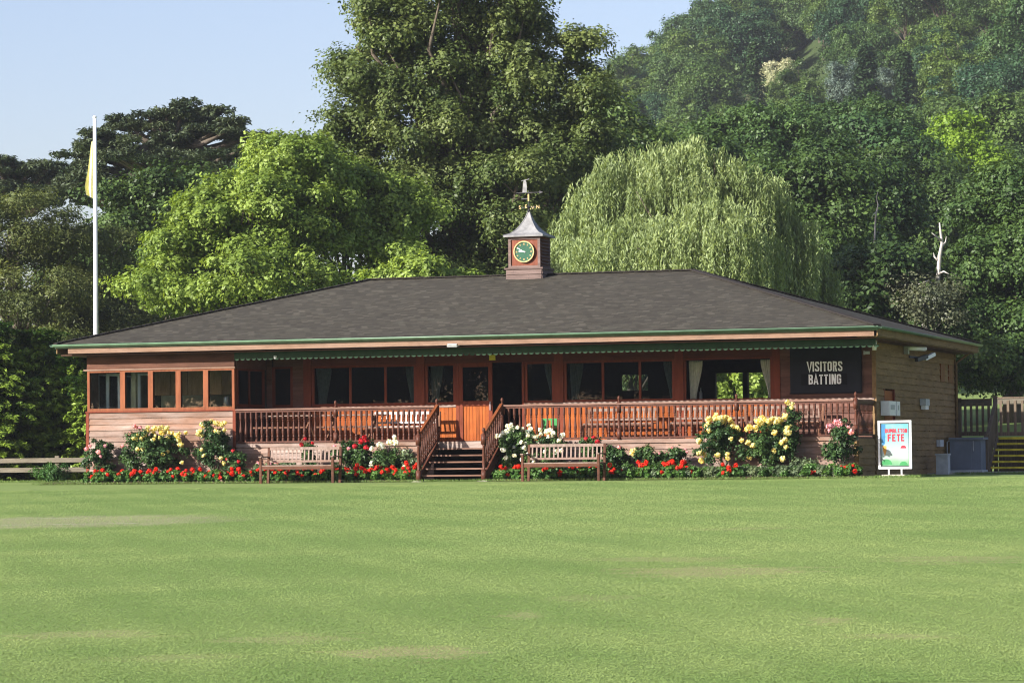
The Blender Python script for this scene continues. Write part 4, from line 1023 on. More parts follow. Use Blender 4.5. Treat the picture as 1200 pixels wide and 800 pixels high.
mktree('false_acacia_tree', based(420, 106), [lobe(415, 265, 106, 75, 60), lobe(370, 225, 107, 50, 45), lobe(460, 245, 106, 30, 40), lobe(400, 330, 104, 100, 50), lobe(335, 185, 108, 22, 22)],
    130, 75000, .14, LM['bright'], 'bright yellow green airy tree directly in front of the big sycamore', rc=.72, tr=.2, nb=45, fillin=.1)
mktree('leafy_shrub', based(497, 97), [lobe(497, 330, 97, 34, 24), lobe(470, 345, 97, 40, 25), lobe(530, 345, 98, 30, 22)], 30, 13000, .14, LM['bright'], 'small bright green shrub top poking above the roof ridge', 'shrub', rc=.5, tr=.08, nb=10)
mktree('broadleaf_tree', based(165, 122), [lobe(165, 280, 122, 75, 55), lobe(200, 240, 123, 45, 35), lobe(150, 340, 121, 90, 60), lobe(215, 330, 121, 60, 60)], 120, 62000, .18, LM['dark'], 'dark green bushy tree directly behind the flagpole', rc=1., tr=.3, nb=20)
mktree('broadleaf_tree', based(270, 126), [lobe(235, 258, 126, 55, 25), lobe(300, 236, 127, 46, 28), lobe(330, 205, 127, 26, 22), lobe(270, 300, 125, 80, 60)], 100, 50000, .18, LM['mid'], 'mid green tree half hidden between the cedar and the bright airy tree', rc=1., tr=.3, nb=20)
mktree('willow_scrub_tree', based(20, 112), [lobe(15, 290, 112, 60, 58), lobe(70, 285, 113, 45, 45), lobe(-40, 300, 112, 60, 60), lobe(30, 370, 111, 75, 55), lobe(50, 440, 110, 80, 45)], 120, 70000, .15, LM['olive'], 'dull olive wispy tree at the far left edge above the conifer hedge', rc=.85, tr=.2, nb=40, aspect=.3)
mktree('willow_scrub_tree', based(115, 115), [lobe(110, 320, 115, 50, 60), lobe(90, 380, 114, 60, 50), lobe(160, 390, 113, 50, 35), lobe(100, 440, 112, 60, 40)], 80, 45000, .15, LM['olive'], 'dull olive wispy tree behind the lower part of the flagpole', rc=.8, tr=.18, nb=30, aspect=.3)

mktree('leafy_shrub', based(865, 104), [lobe(830, 455, 104, 40, 34), lobe(885, 452, 104, 40, 36), lobe(860, 480, 104, 70, 30)], 60, 26000, .14, LM['bright'], 'bright shrub behind the pavilion, seen through its open window', 'shrub', rc=.5, tr=.08, nb=10)

# --- cedars: flat tiers
def cedar(px, D, tiers, label, nl):
    b = based(px, D); r = empty('cedar_tree', b, label, 'tree', None); b = np.array(b); s = D/F
    C = []; Pn = []; tint = []; mb = MB()
    ztop = at(px, tiers[0][1], D)[2]-b[2]
    tr = [np.array([0, 0, -.3]), np.array([.2, 0, ztop*.35]), np.array([-.3, .2, ztop*.7]), np.array([0, 0, ztop*.95])]
    mb.tube(tr, [.75, .6, .38, .08], 10)
    tot = sum(t[2]*t[3] for t in tiers)
    for (tx, ty, rx, w, *dp) in tiers:
        c = at(tx, ty, D+(dp[0] if dp else 0))-b; rxm = rx*s; k = max(7, int(rx/2.6))
        for _ in range(k):
            a = rng.random()*2*pi; q = rng.random()**.5; cc = c+np.array([cos(a)*rxm*q, sin(a)*rxm*.8*q, rng.normal(0, .26)-.15*q])
            n = int(nl*(rx*w)/tot/k); pr = rxm*.17*(.5+.9*rng.random())+.3
            aa = rng.random(n)*2*pi; qq = rng.random(n)**.6
            p = cc+np.stack([np.cos(aa)*qq*pr*1.25, np.sin(aa)*qq*pr, rng.normal(0, .07, n)-.1*qq**2*pr+.07*np.sin(aa*5+_)], 1)
            C.append(p); Pn.append(unit(np.array([0, 0, 1.])+rng.normal(0, .5, (n, 3)))); tint.append(np.clip(rng.normal(.45, .2)+rng.normal(0, .15, n), 0, 1))
            if _ % 2 == 0:
                zz = np.clip(cc[2]-abs(rxm)*.35, ztop*.3, ztop*.9); s0 = np.array([0, 0, zz]); mb.tube([s0, s0*.5+cc*.5+[0, 0, -.3], cc], [.22, .14, .03], 6)
    C = np.concatenate(C); Pn = np.concatenate(Pn); tint = np.concatenate(tint)
    link('trunk', mb.mesh('trunk', M['bark'], (0, 0, 0), True), r)
    link('crown', leafmesh('crown', C, Pn, .26*(.6+.8*rng.random(len(C))), tint, LM['cedar'], .3), r)
cedar(200, 148, [(200, 129, 22, 1), (228, 138, 38, 1, 2), (165, 146, 44, 1), (264, 150, 42, 1), (125, 160, 36, 1, -2), (195, 163, 30, 1), (290, 166, 26, 1, 3), (105, 178, 32, 1), (155, 176, 40, 1, -3), (215, 188, 26, 1, 3), (255, 182, 44, 1, -2), (300, 188, 20, 1), (120, 204, 40, 1), (165, 200, 24, 1, 2), (262, 206, 46, 1), (100, 222, 34, 1), (205, 226, 50, 1, 1), (150, 232, 36, 1, 1), (290, 224, 28, 1)],
      'wide spreading dark cedar with flat tiers on the skyline behind the flagpole', 88000)
cedar(20, 158, [(20, 192, 28, 1), (58, 196, 20, 1), (-10, 204, 40, 1), (40, 210, 46, 1), (80, 202, 24, 1), (10, 224, 40, 1), (65, 226, 36, 1)], 'dark flat topped cedar at the far left edge of the skyline', 24000)

# --- weeping willow
def willow():
    D0 = 112; b = based(800, D0); r = empty('weeping_willow', b, 'pale green weeping willow with hanging curtains of leaves right of the clock turret', 'tree'); b = np.array(b); s = D0/F
    lobes = [(790, 235, 105, 62), (725, 262, 62, 50), (860, 250, 70, 55), (905, 285, 42, 48), (692, 285, 42, 46), (672, 315, 24, 34, -2), (800, 215, 60, 42), (950, 330, 28, 30, 4), (830, 290, 80, 45, -5), (740, 300, 70, 40, -4)]
    P = []; T = []; tint = []; mb = MB(); cs = []
    for l in lobes:
        c = at(l[0], l[1], D0+(l[4] if len(l) > 4 else 0))-b; rx = l[2]*s; rz = l[3]*s
        nb = int(52*(l[2]*l[3])/5000)+6
        d = sph(nb*4); d = d[d[:, 2] > -.15][:nb]
        tips = c+d*np.array([rx, rx*.8, rz])*(.72+.36*rng.random((len(d), 1))); cs.append(tips[:14])
        for tip, dd in zip(tips, d):
            hh = rng.random(); L0 = (1.2+3.4*rng.random())*(1.15-.25*dd[2]); ax = np.array([dd[0], dd[1], 0])+rng.normal(0, .3, 3)*[1, 1, 0]; ax /= np.linalg.norm(ax)+1e-6; sd_ = np.array([-ax[1], ax[0], 0])
            for k_ in range(int(rng.integers(16, 34))):
                u_ = rng.uniform(-.9, .55); v_ = rng.normal(0, .22+.12*hh)
                q = tip+ax*u_*.8+sd_*v_+np.array([0, 0, .28-.5*u_*u_-.6*v_*v_+rng.normal(0, .05)])
                L_ = min(L0*rng.uniform(.45, 1.1), q[2]-.5); m = max(4, int(L_/.07)); t = np.arange(m)*.07; w1, w2 = rng.random(2)*6
                p = q+ax*(.22*(1-np.exp(-t/.5)))[:, None]+np.stack([.05*np.sin(t*1.7+w1), .05*np.cos(t*1.9+w2), -t], 1)+rng.normal(0, .03, (m, 3))
                P.append(p); T.append(unit(np.array([0, 0, -1.])+rng.normal(0, .45, (m, 3)))); tint.append(np.clip(.1+.75*hh+rng.normal(0, .14)+rng.normal(0, .1, m)-.0*t, 0, 1))
    P = np.concatenate(P); T = np.concatenate(T); tint = np.concatenate(tint); n = len(P)
    N = unit(np.cross(T, sph(n))+np.array([0, 0, .15]))
    link('crown', leafmesh('crown', P, N, .19*(.7+.6*rng.random(n)), tint, LM['willow'], .24, T=T), r)
    C = np.concatenate(cs); link('trunk', limbs((0, 0, -.3), C, .55, nb=50).mesh('trunk', M['bark'], (0, 0, 0), True), r)
willow()

# --- trees right of and beyond the willow, between pavilion and hill
R_ = [
 ('broadleaf_tree', 930, 150, [(930, 300, 60, 70), (905, 240, 45, 45), (960, 230, 45, 50), (950, 360, 70, 50)], 'dark', 'dark green tree immediately right of the weeping willow'),
 ('broadleaf_tree', 1000, 160, [(1005, 290, 50, 70), (990, 220, 45, 40), (1030, 250, 40, 50), (1010, 360, 60, 50)], 'dark', 'dark green tree left of the dead white snag'),
 ('broadleaf_tree', 1030, 125, [(1030, 342, 42, 40), (990, 370, 50, 40), (1075, 375, 30, 30)], 'dark', 'low dark green tree just above the right hand hip of the roof'),
 ('broadleaf_tree', 880, 190, [(880, 200, 50, 45), (845, 180, 40, 35), (920, 180, 45, 45), (880, 260, 60, 50)], 'mid', 'mid green tree showing just above the willow on its right side'),
 ('broadleaf_tree', 1085, 185, [(1085, 270, 55, 55), (1050, 230, 45, 40), (1120, 300, 40, 60), (1085, 330, 60, 50)], 'dark', 'dark tree directly behind the dead white snag'),
 ('broadleaf_tree', 1180, 190, [(1190, 270, 55, 60), (1230, 250, 60, 60), (1170, 330, 60, 60)], 'mid', 'green tree behind the yellow green one at the right edge'),
 ('broadleaf_tree', 960, 205, [(960, 170, 50, 40), (1010, 165, 45, 40), (980, 230, 70, 50)], 'mid', 'rounded mid green tree on the lower slope above the dark trees'),
 ('broadleaf_tree', 700, 150, [(705, 210, 45, 55), (730, 180, 40, 35), (690, 270, 50, 50)], 'dark', 'dark tree filling the gap between the sycamore and the willow'),
 ('broadleaf_tree', 800, 165, [(790, 195, 45, 32), (830, 200, 40, 35), (760, 200, 36, 30), (800, 250, 80, 50)], 'mid', 'mid green tree directly behind the top of the willow'),
]
for nm, px, D, lb, mt, lab in R_:
    mktree(nm, based(px, D), [lobe(a, c, D, d, e) for a, c, d, e in lb], 95, 60000, .22, LM[mt], lab, rc=1.25, tr=.35, nb=20)
mktree('broadleaf_tree', based(1125, 215), [lobe(1125, 160, 215, 32, 18), lobe(1105, 190, 214, 45, 20), lobe(1140, 195, 215, 42, 22), lobe(1180, 230, 215, 34, 26), lobe(1120, 235, 216, 55, 25)], 80, 36000, .25, LM['yg'], 'yellow green tree catching the sun at the right, low on the hill', rc=1.2, tr=.35, nb=20)
# right-hand foreground tree with branches over the meadow
mktree('oak_tree', based(1185, 126), [lobe(1190, 285, 126, 58, 60), lobe(1155, 335, 125, 38, 45), lobe(1215, 330, 126, 70, 70), lobe(1165, 390, 124, 52, 30), lobe(1195, 240, 127, 40, 40), lobe(1140, 382, 124, 26, 22), lobe(1170, 425, 123, 55, 20), lobe(1230, 410, 125, 50, 40), lobe(1122, 425, 122, 18, 10), lobe(1140, 446, 124, 30, 12), lobe(1195, 448, 124, 34, 14)],
    230, 130000, .165, LM['mid'], 'broad green oak at the right edge with low branches over the sunlit meadow', rc=.95, tr=.45, nb=60, fillin=.1)
mktree('scrub_bush', based(1085, 124), [lobe(1078, 350, 124, 26, 22), lobe(1096, 362, 122, 20, 26), lobe(1062, 335, 124, 20, 12)], 40, 8000, .12, LM['grey'], 'grey green half dead bush around the foot of the white snag', 'bush', rc=.9, tr=.1, nb=60, bark='deadwood')

# dead snag
def snag(px, D, pts, brs, label, r0):
    b = based(px, D); r = empty('dead_tree', b, label, 'dead tree'); b = np.array(b)
    P = [np.array([0, 0, 0])]+[at(x, y, D)-b for x, y in pts]; n = len(P)
    mb = MB().tube(P, [r0*(1-.8*i/(n-1)) for i in range(n)], 8); part_ = link('trunk', mb.mesh('trunk', M['deadwood'], (0, 0, 0), True), r)
    m2 = MB()
    for br in brs:
        Q = [at(x, y, D+dz)-b for x, y, dz in br]; m2.tube(Q, [r0*.42*(1-.8*i/(len(Q)-1)) for i in range(len(Q))], 6)
    link('branches', m2.mesh('branches', M['deadwood'], (0, 0, 0), True), r)
snag(1099, 123.5, [(1098, 365), (1097, 340), (1100, 318), (1101, 300), (1104, 285), (1102, 270), (1101, 261)],
     [[(1102, 281, 0), (1097, 277, -.4), (1092, 273, -.6)], [(1103, 290, 0), (1108, 284, .3), (1109, 277, .3)], [(1099, 322, 0), (1106, 318, -.5), (1112, 321, -.7)], [(1097, 338, 0), (1088, 329, -.6), (1076, 333, -1)], [(1097, 345, 0), (1106, 339, .8), (1113, 342, 1)], [(1100, 306, 0), (1095, 301, 0), (1094, 296, .2)]],
     'bleached white dead tree trunk with bare broken branches at the right', .14)
snag(1026, 130, [(1024, 300), (1026, 255), (1029, 240), (1027, 232), (1029, 224)], [[(1027, 248, 0), (1023, 252, -.3), (1021, 257, -.4)]], 'thin crooked dead stem pale against the dark trees', .05)

# --- conifer hedge at left: tiers of upswept fans
def hedge():
    D0 = 92; b = based(30, D0); r = empty('conifer_hedge', b, 'dense green conifer hedge with layered drooping fronds behind the left fence', 'hedge'); b = np.array(b); s = D0/F
    P = []; N = []; tint = []; mb = MB()
    for cx_, w_, top_ in ((-70, 60, 378), (-15, 66, 368), (42, 62, 376), (84, 50, 400), (112, 42, 430)):
        c = at(cx_, 500, D0+rng.uniform(-.5, 1.5))-b; H = (555-top_)*s; W = w_*s*1.15
        mb.tube([(c[0], c[1], -.3), (c[0], c[1], H*.9)], [.18, .03], 8)
        for i in range(int(420*w_/60)):
            z = H*(.03+.97*rng.random()); a = rng.random()*2*pi; f = min(1, (1.06-z/H)*1.6)**.6*(.62+.38*sin(min(1, z/H*2.5)*pi/2))
            R0 = W*f*(.72+.38*rng.random()); dd = np.array([cos(a), sin(a), 0]); n = 170; t = rng.random(n)
            tip = c*np.array([1, 1, 0])+dd*R0+np.array([0, 0, z]); L_ = .85+.45*rng.random()
            side = np.array([-dd[1], dd[0], 0]); w = (1-t)*.5*L_*rng.uniform(-1, 1, n)+.02
            p = tip-dd*(1-t)[:, None]*L_+side*w[:, None]+np.array([0, 0, 1])*(-.3*(t**1.3)*L_*.7+.15*np.abs(w)*-1+rng.normal(0, .03, n))[:, None]
            P.append(p); N.append(unit(np.array([0, 0, 1.])+dd*.35+rng.normal(0, .35, (n, 3)))); tint.append(np.clip(t*1.05-.15+rng.normal(0, .15)+rng.normal(0, .1, n), 0, 1))
    P = np.concatenate(P); N = np.concatenate(N); tint = np.concatenate(tint)
    link('crown', leafmesh('crown', P, N, .16*(.6+.8*rng.random(len(P))), tint, LM['yew'], .38), r); link('trunk', mb.mesh('trunk', M['bark'], (0, 0, 0), True), r)
hedge()

# --- hillside wood
def proto(kind, seed):
    if kind == 'fir':
        P = []; N = []; tn = []; H = 17.
        for i in range(190):
            t = rng.random()**.8; z = 1.5+t*(H-1.5); R0 = (1-t)*4.3+.3; a = rng.random()*2*pi; dd = np.array([cos(a), sin(a), 0]); n = 55; u = rng.random(n)
            p = dd*(R0*u)[:, None]+np.array([0, 0, z])+np.array([0, 0, -1])*(u*R0*.32)[:, None]+rng.normal(0, .22, (n, 3)); P.append(p)
            N.append(unit(np.array([0, 0, 1.])+dd*.5+rng.normal(0, .4, (n, 3)))); tn.append(np.clip(rng.normal(.4, .2)+rng.normal(0, .15, n), 0, 1))
        P = np.concatenate(P); me = leafmesh('crown', P, np.concatenate(N), .42*(.6+.8*rng.random(len(P))), np.concatenate(tn), LM['fir'], .45)
        tm = MB().tube([(0, 0, -1), (0, 0, H*.95)], [.28, .03], 8).mesh('trunk', M['bark'], (0, 0, 0), True); return me, tm
    R = np.random.default_rng(seed); k = int(R.integers(4, 8)); H = R.uniform(11, 14); W = R.uniform(3.8, 5.2); lb = [(0, 0, H*.62, W, W, H*.34)]
    for _ in range(k):
        a = R.random()*2*pi; q = W*R.uniform(.3, .75); lb.append((cos(a)*q, sin(a)*q, H*R.uniform(.45, .8), W*R.uniform(.4, .62), W*R.uniform(.4, .62), H*R.uniform(.16, .26)))
    mt = {'broad': LM['hill'], 'cream': LM['cream'], 'bluish': LM['bluish']}[kind]
    me, C = foliage('crown', lb, 85, 34000, .27, mt, rc=1.35, flat=.7, fillin=.12)
    return me, limbs((0, 0, -1), C, .3, nb=14).mesh('trunk', M['bark'], (0, 0, 0), True)
PR = {('broad', i): proto('broad', i) for i in range(6)}
for i in range(2): PR[('fir', i)] = proto('fir', i)
PR[('cream', 0)] = proto('cream', 90); PR[('bluish', 0)] = proto('bluish', 91)
HG = 'trees of the wood covering the hillside'
def hilltree(x, y, key, sc, label, group=HG, name=None):
    nm = name or ('fir_tree' if key[0] == 'fir' else 'woodland_tree'); z = G(x, y)
    r = empty(nm, (x, y, z), label, 'tree', group); a = rng.random()*6.28
    for nmp, me in (('crown', PR[key][0]), ('trunk', PR[key][1])):
        o = link(nmp, me, r)
    r.rotation_euler = (0, 0, a); r.scale = (sc*rng.uniform(.88, 1.12), sc*rng.uniform(.88, 1.12), sc)
    return r
pts = []; Rr = np.random.default_rng(5); tries = 0
while len(pts) < 292 and tries < 30000:
    tries += 1
    D = 172+(590-172)*Rr.random()**.75; sv = Rr.uniform(-45, 645)       # lateral place as a fraction of the view, past both edges
    px = Rr.uniform(600, 1290) if D > 240 else Rr.uniform(640, 1290)
    P = at(px, 400, D); x, y = P[0], P[1]; md = 6.2+2.6*(D-170)/420
    if all((x-a)**2+(y-c)**2 > md*md for a, c, _ in pts): pts.append((x, y, D))
def onhill(px, py, H):
    best = None
    for D in np.arange(180, 580, 2.):
        P = at(px, py, D); e = P[2]-(G(P[0], P[1])+H*.8)
        if best is None or abs(e) < best[0]: best = (abs(e), P[0], P[1])
    return best[1], best[2]
SPEC = []
for px, py, key, sc in ((910, 80, 'cream', .55), (735, 118, 'cream', .5), (1010, 100, 'bluish', .75), (864, 112, 'cream', .4)):
    SPEC.append(onhill(px, py, 13*sc))
def clear(x, y):
    a, b, _z = based(1130, 215); d = np.array([x-a, y-b])
    if -60 < d@HD < 9 and abs(d@HR) < 8: return False
    for a, b in SPEC:
        d = np.array([x-a, y-b]); f_ = d@HD; l_ = d@HR
        if -30 < f_ < 4 and abs(l_) < 4.8: return False
    return True
for x, y, D in pts:
    if not clear(x, y): continue
    if Rr.random() < .13 and D < 430: hilltree(x, y, ('fir', int(Rr.integers(0, 2))), Rr.uniform(.75, 1.05), 'dark pointed fir among the rounded trees of the hillside wood', 'dark firs scattered through the hillside wood')
    else: hilltree(x, y, ('broad', int(Rr.integers(0, 6))), Rr.uniform(.8, 1.15), 'rounded green broadleaf tree in the wood covering the hillside')
for px, py, key, sc, lab in ((910, 80, 'cream', .55, 'tree covered in cream blossom high on the hillside'), (735, 118, 'cream', .5, 'small cream flowering tree low on the left flank of the hill'), (1010, 100, 'bluish', .75, 'blue grey pine standing out on the upper hillside'), (864, 112, 'cream', .4, 'tiny cream flowering tree below the larger cream one')):
    x, y = onhill(px, py, 13*sc); o = hilltree(x, y, (key, 0), sc, lab, None, 'blossom_tree' if key == 'cream' else 'pine_tree')
# unseen trees added behind the camera so the windows reflect dark foliage
for i in range(24):
    x = -150+i*8.0+rng.uniform(-2, 2); y = -215+rng.uniform(-12, 12)
    hilltree(x, y, ('broad', i % 6), rng.uniform(1.25, 1.7), 'unseen tree added behind the camera for dark window reflections', 'unseen trees added behind the camera')

# ------------------------------------------------------------------ flower bed planting
def petals(n, r, mat, name='bloom', hem=True):
    d = sph(n); P = d*r*(.45+.5*rng.random((n, 1))); return leafmesh(name, P, d+rng.normal(0, .35, (n, 3)), r*.95, rng.random(n), mat, .85, fold=.15)
def petmat(name, a, b): return leafmat(name, a, b, .3, hue=.06, inst=.1, rough=.6, spec=.2)
PM = {'yellow': petmat('yellow rose petals', (.78, .64, .17), (.9, .83, .45)), 'pink': petmat('pink rose petals', (.72, .28, .36), (.88, .52, .56)), 'white': petmat('white rose petals', (.78, .78, .74), (.93, .93, .9)),
      'red': petmat('scarlet geranium petals', (.62, .02, .012), (.85, .055, .025)), 'crimson': petmat('crimson rose petals', (.45, .01, .02), (.65, .03, .05))}
BL = {k: petals(42, .06, m) for k, m in PM.items()}
GE = [petals(46, .055, PM['red']) for _ in range(3)]
def bloom(parent, me, p, s):
    o = link('bloom', me, parent); o.location = p; o.scale = (s, s, s*.85); o.rotation_euler = (rng.random(), rng.random(), rng.random()*6); return o
def rosebush(px, ytop, wpx, y, colr, nb, label, ybl=None, leaf='rose', dens=1., bs=1., name='rose_bush', tall=True, cat='rose bush'):
    """wpx: width in photo pixels at the bed; heights in metres from the photo row"""
    v = DV+RV*(px-600)/F+UV*(400-ytop)/F; t = (y-CAM[1])/v[1]; X, _, H = CAM+v*t; w = wpx/46.3/2
    r = empty(name, (X, y, .03), label, cat, None if cat != 'shrub' else None)
    H = H-.05; lb = [(0, 0, H*.5, w, min(w, .4), H*.42)]
    for _ in range(5): lb.append((rng.uniform(-.5, .5)*w, rng.uniform(-.12, .12), H*rng.uniform(.3, .85), w*.45, min(w*.45, .3), H*.18))
    me, C = foliage('foliage', lb, int(26*dens*max(w, .3)*H/.5)+8, int(3600*dens*max(w, .35)*H/.6)+500, .068, LM[leaf], rc=.13, flat=.8, fillin=.25)
    mb = MB()
    for j in range(6):
        e = C[rng.integers(0, len(C))]; mb.tube([(rng.uniform(-.08, .08), rng.uniform(-.05, .05), -.03), (e[0]*.5, e[1]*.5, e[2]*.55), e], [.014, .01, .005], 5)
    bl = []
    for j in range(nb):
        if ybl is None or rng.random() < .72: z = H*(1.0+rng.normal(0, .05)); x = rng.uniform(-1, 1)*w*.95
        else: z = H*rng.uniform(.35, .9); x = rng.uniform(-1, 1)*w*1.05
        z -= .18*H*(abs(x)/w)**2
        p = (x, -.12-rng.random()*.25 if z < H*.85 else rng.uniform(-.22, .1), z); bl.append(p)
        mb.tube([(x*.6, 0, H*.55), (x*.9, p[1]*.5, (z+H*.55)/2), p], [.008, .006, .004], 4)
    link('stems', mb.mesh('stems', LM['rose'], (0, 0, 0)), r); link('foliage', me, r)
    for p in bl: bloom(r, BL[colr], p, bs*.98*rng.uniform(.75, 1.2))
    return r
rosebush(115, 512, 30, -.5, 'pink', 6, 'tall pink rose at the left corner of the bay', ybl=1)
rosebush(160, 500, 34, -.4, 'pink', 8, 'sparse pale pink rose against the bay boarding', ybl=1, dens=.5)
rosebush(190, 502, 62, -.55, 'yellow', 46, 'broad yellow rose bush in front of the bay windows', ybl=1)
rosebush(252, 494, 38, -.55, 'yellow', 24, 'upright yellow rose bush at the right end of the bay', ybl=1)
rosebush(275, 528, 22, -.7, 'crimson', 4, 'low deep pink rose beside the left bench', ybl=1)
rosebush(320, 540, 60, -.5, 'pink', 3, 'low grey green shrub with few pink buds behind the left bench', leaf='sage', dens=.6)
rosebush(362, 512, 12, -.5, 'crimson', 3, 'single red rose stem rising behind the left bench', dens=.6)
rosebush(405, 520, 34, -.45, 'pink', 3, 'dark leaved rose at the right end of the left bench', dens=1.1)
rosebush(425, 514, 14, -.5, 'crimson', 5, 'red rose in front of the white slatted veranda bench', dens=.8, bs=1.2)
rosebush(455, 515, 34, -.55, 'white', 13, 'small white rose left of the steps', ybl=1, bs=1.15)
rosebush(480, 528, 26, -.45, 'white', 4, 'pale leaved shrub against the left newel post', ybl=1, leaf='sage', dens=.8)
rosebush(606, 500, 46, -.5, 'white', 34, 'tall white rose immediately right of the steps', ybl=1, bs=1.05)
rosebush(645, 504, 34, -.5, 'white', 24, 'white rose behind the left end of the right hand bench', ybl=1, bs=1.05)
rosebush(692, 512, 24, -.5, 'crimson', 4, 'dark red rose behind the right hand bench', dens=.9)
rosebush(718, 520, 28, -.5, 'pink', 2, 'leafy rose bush at the right end of the right hand bench', dens=1.1)
rosebush(760, 524, 46, -.45, 'yellow', 3, 'loose green shrub right of the benches', dens=1., name='shrub', cat='shrub')
rosebush(793, 524, 34, -.55, 'pink', 4, 'loose shrub with tiny orange pink buds left of the first tall yellow rose', dens=.9, bs=.6, name='shrub', cat='shrub')
rosebush(846, 492, 50, -.55, 'yellow', 40, 'tall yellow rose bush left of the two in front of the open hatch window', ybl=1, bs=1.15)
rosebush(902, 492, 52, -.5, 'yellow', 44, 'tall yellow rose bush right of the two, nearer the black board', ybl=1, bs=1.15)
rosebush(927, 472, 10, -.45, 'yellow', 4, 'topmost yellow rose stem reaching above the veranda rail', dens=.4, bs=1.1)
rosebush(943, 538, 32, -.4, 'pink', 0, 'grey green low shrub under the black board', leaf='sage', dens=.9, name='shrub', cat='shrub')
rosebush(985, 494, 30, -.5, 'pink', 11, 'slim pink rose bush at the right end of the bed', bs=1.15)
# geraniums
def geranium(px, y, label, group, nb=4, leafonly=False, mat='ger', s=1.):
    v = DV+RV*(px-600)/F+UV*(400-555)/F; t = (y-CAM[1])/v[1]; X = (CAM+v*t)[0]
    r = empty('low_plant' if leafonly else 'geranium', (X, y, .04), label, 'plant' if leafonly else 'geranium', group)
    i = int(rng.integers(0, 3)); o = link('foliage', (GS if mat == 'sage' else GF)[i], r)
    for _ in range(nb): bloom(r, GE[int(rng.integers(0, 3))], (rng.uniform(-.17, .17), rng.uniform(-.2, .08), rng.uniform(.1, .33)*s), rng.uniform(.75, 1.25))
    r.rotation_euler = (0, 0, 0); r.scale = (s, s, s); return r
GF = []; GS = []
for i in range(3):
    GF.append(foliage('foliage', [(0, 0, .1, .19, .17, .13)], 14, 520, .07, LM['ger'], rc=.08, flat=.7, aspect=.9)[0])
    GS.append(foliage('foliage', [(0, 0, .1, .2, .17, .15)], 16, 700, .055, LM['sage'], rc=.08, flat=.8, aspect=.4)[0])
gl = 'red geranium in the row at the front of the bed left of the steps'; gr = 'red geranium in the row at the front of the bed just right of the steps'
for i, px in enumerate(np.linspace(108, 482, 40)): geranium(px+rng.uniform(-3, 3), -1.2+rng.uniform(-.12, .22), gl, 'red geraniums left of the steps', int(rng.integers(2, 6)) if not 330 < px < 400 else 3)
for i, px in enumerate(np.linspace(398, 480, 5)): geranium(px, -.85+rng.uniform(-.1, .1), gl, 'red geraniums left of the steps', 3, s=1.15)
for px in np.linspace(588, 722, 17): geranium(px+rng.uniform(-2, 2), -1.2+rng.uniform(-.12, .2), gr, 'red geraniums right of the steps', int(rng.integers(2, 5)))
for px in np.linspace(738, 806, 9): geranium(px, -1.15+rng.uniform(-.1, .2), 'red geranium between the right hand bench and the first tall yellow rose', 'red geraniums right of the bench', int(rng.integers(2, 5)), s=1.1)
for px, n in ((852, 4), (858, 3), (948, 2), (952, 1), (990, 2), (998, 3), (118, 2)): geranium(px, -1.25, 'lone red geranium among the low green border plants', 'scattered red geraniums', n)
for i, px in enumerate(np.linspace(722, 1000, 34)): geranium(px+rng.uniform(-3, 3), -1.12+rng.uniform(-.12, .2), 'low grey green border plant at the front of the right hand bed', 'low border plants', 0, True, 'sage' if i % 3 else 'ger')
# weeds below the left fence
for i, (x, y) in enumerate(((-24.7, 7.6), (-24.3, 7.4))):
    r = empty('weed_clump', (x, y, 0), 'clump of tall weeds growing in front of the low left fence', 'weeds', 'weeds along the left fence')
    me = foliage('foliage', [(0, 0, .2, .36, .3, .26)], 16, 1300, .09, LM['ger'], rc=.13, flat=.9, aspect=.3)[0]; link('foliage', me, r)

# rough grass along the bed and the fence (uncountable)
def grass_strip(label, spots, h, name='grass'):
    P = []; T = []
    for (xa, xb, ya, yb, n) in spots:
        x = rng.uniform(xa, xb, n); y = rng.uniform(ya, yb, n); P.append(np.stack([x, y, gz(x, y)], 1))
    P = np.concatenate(P); n = len(P); hh = h*(.5+.9*rng.random(n)); T = unit(np.array([0, 0, 1.])+rng.normal(0, .38, (n, 3)))
    C = P+T*hh[:, None]*.5; N = unit(np.cross(T, sph(n)))
    me = leafmesh(name, C, N, hh, rng.random(n), LM['turf'], .16, T=T, fold=.02)
    o = link(name, me); tag(o, label, 'grass', kind='stuff')
LM['turf'] = leafmat('grass blades', (.085, .15, .035), (.17, .25, .07), .3, inst=0)
grass_strip('short grass fringe growing along the foot of the flower bed and fence', [(-20.5, .9, -1.75, -1.48, 9000), (.9, 8, 7.6, 8.5, 5000), (-30, -19.9, 6.6, 9, 9000), (.45, 1.5, -1.4, 2, 2500)], .06)

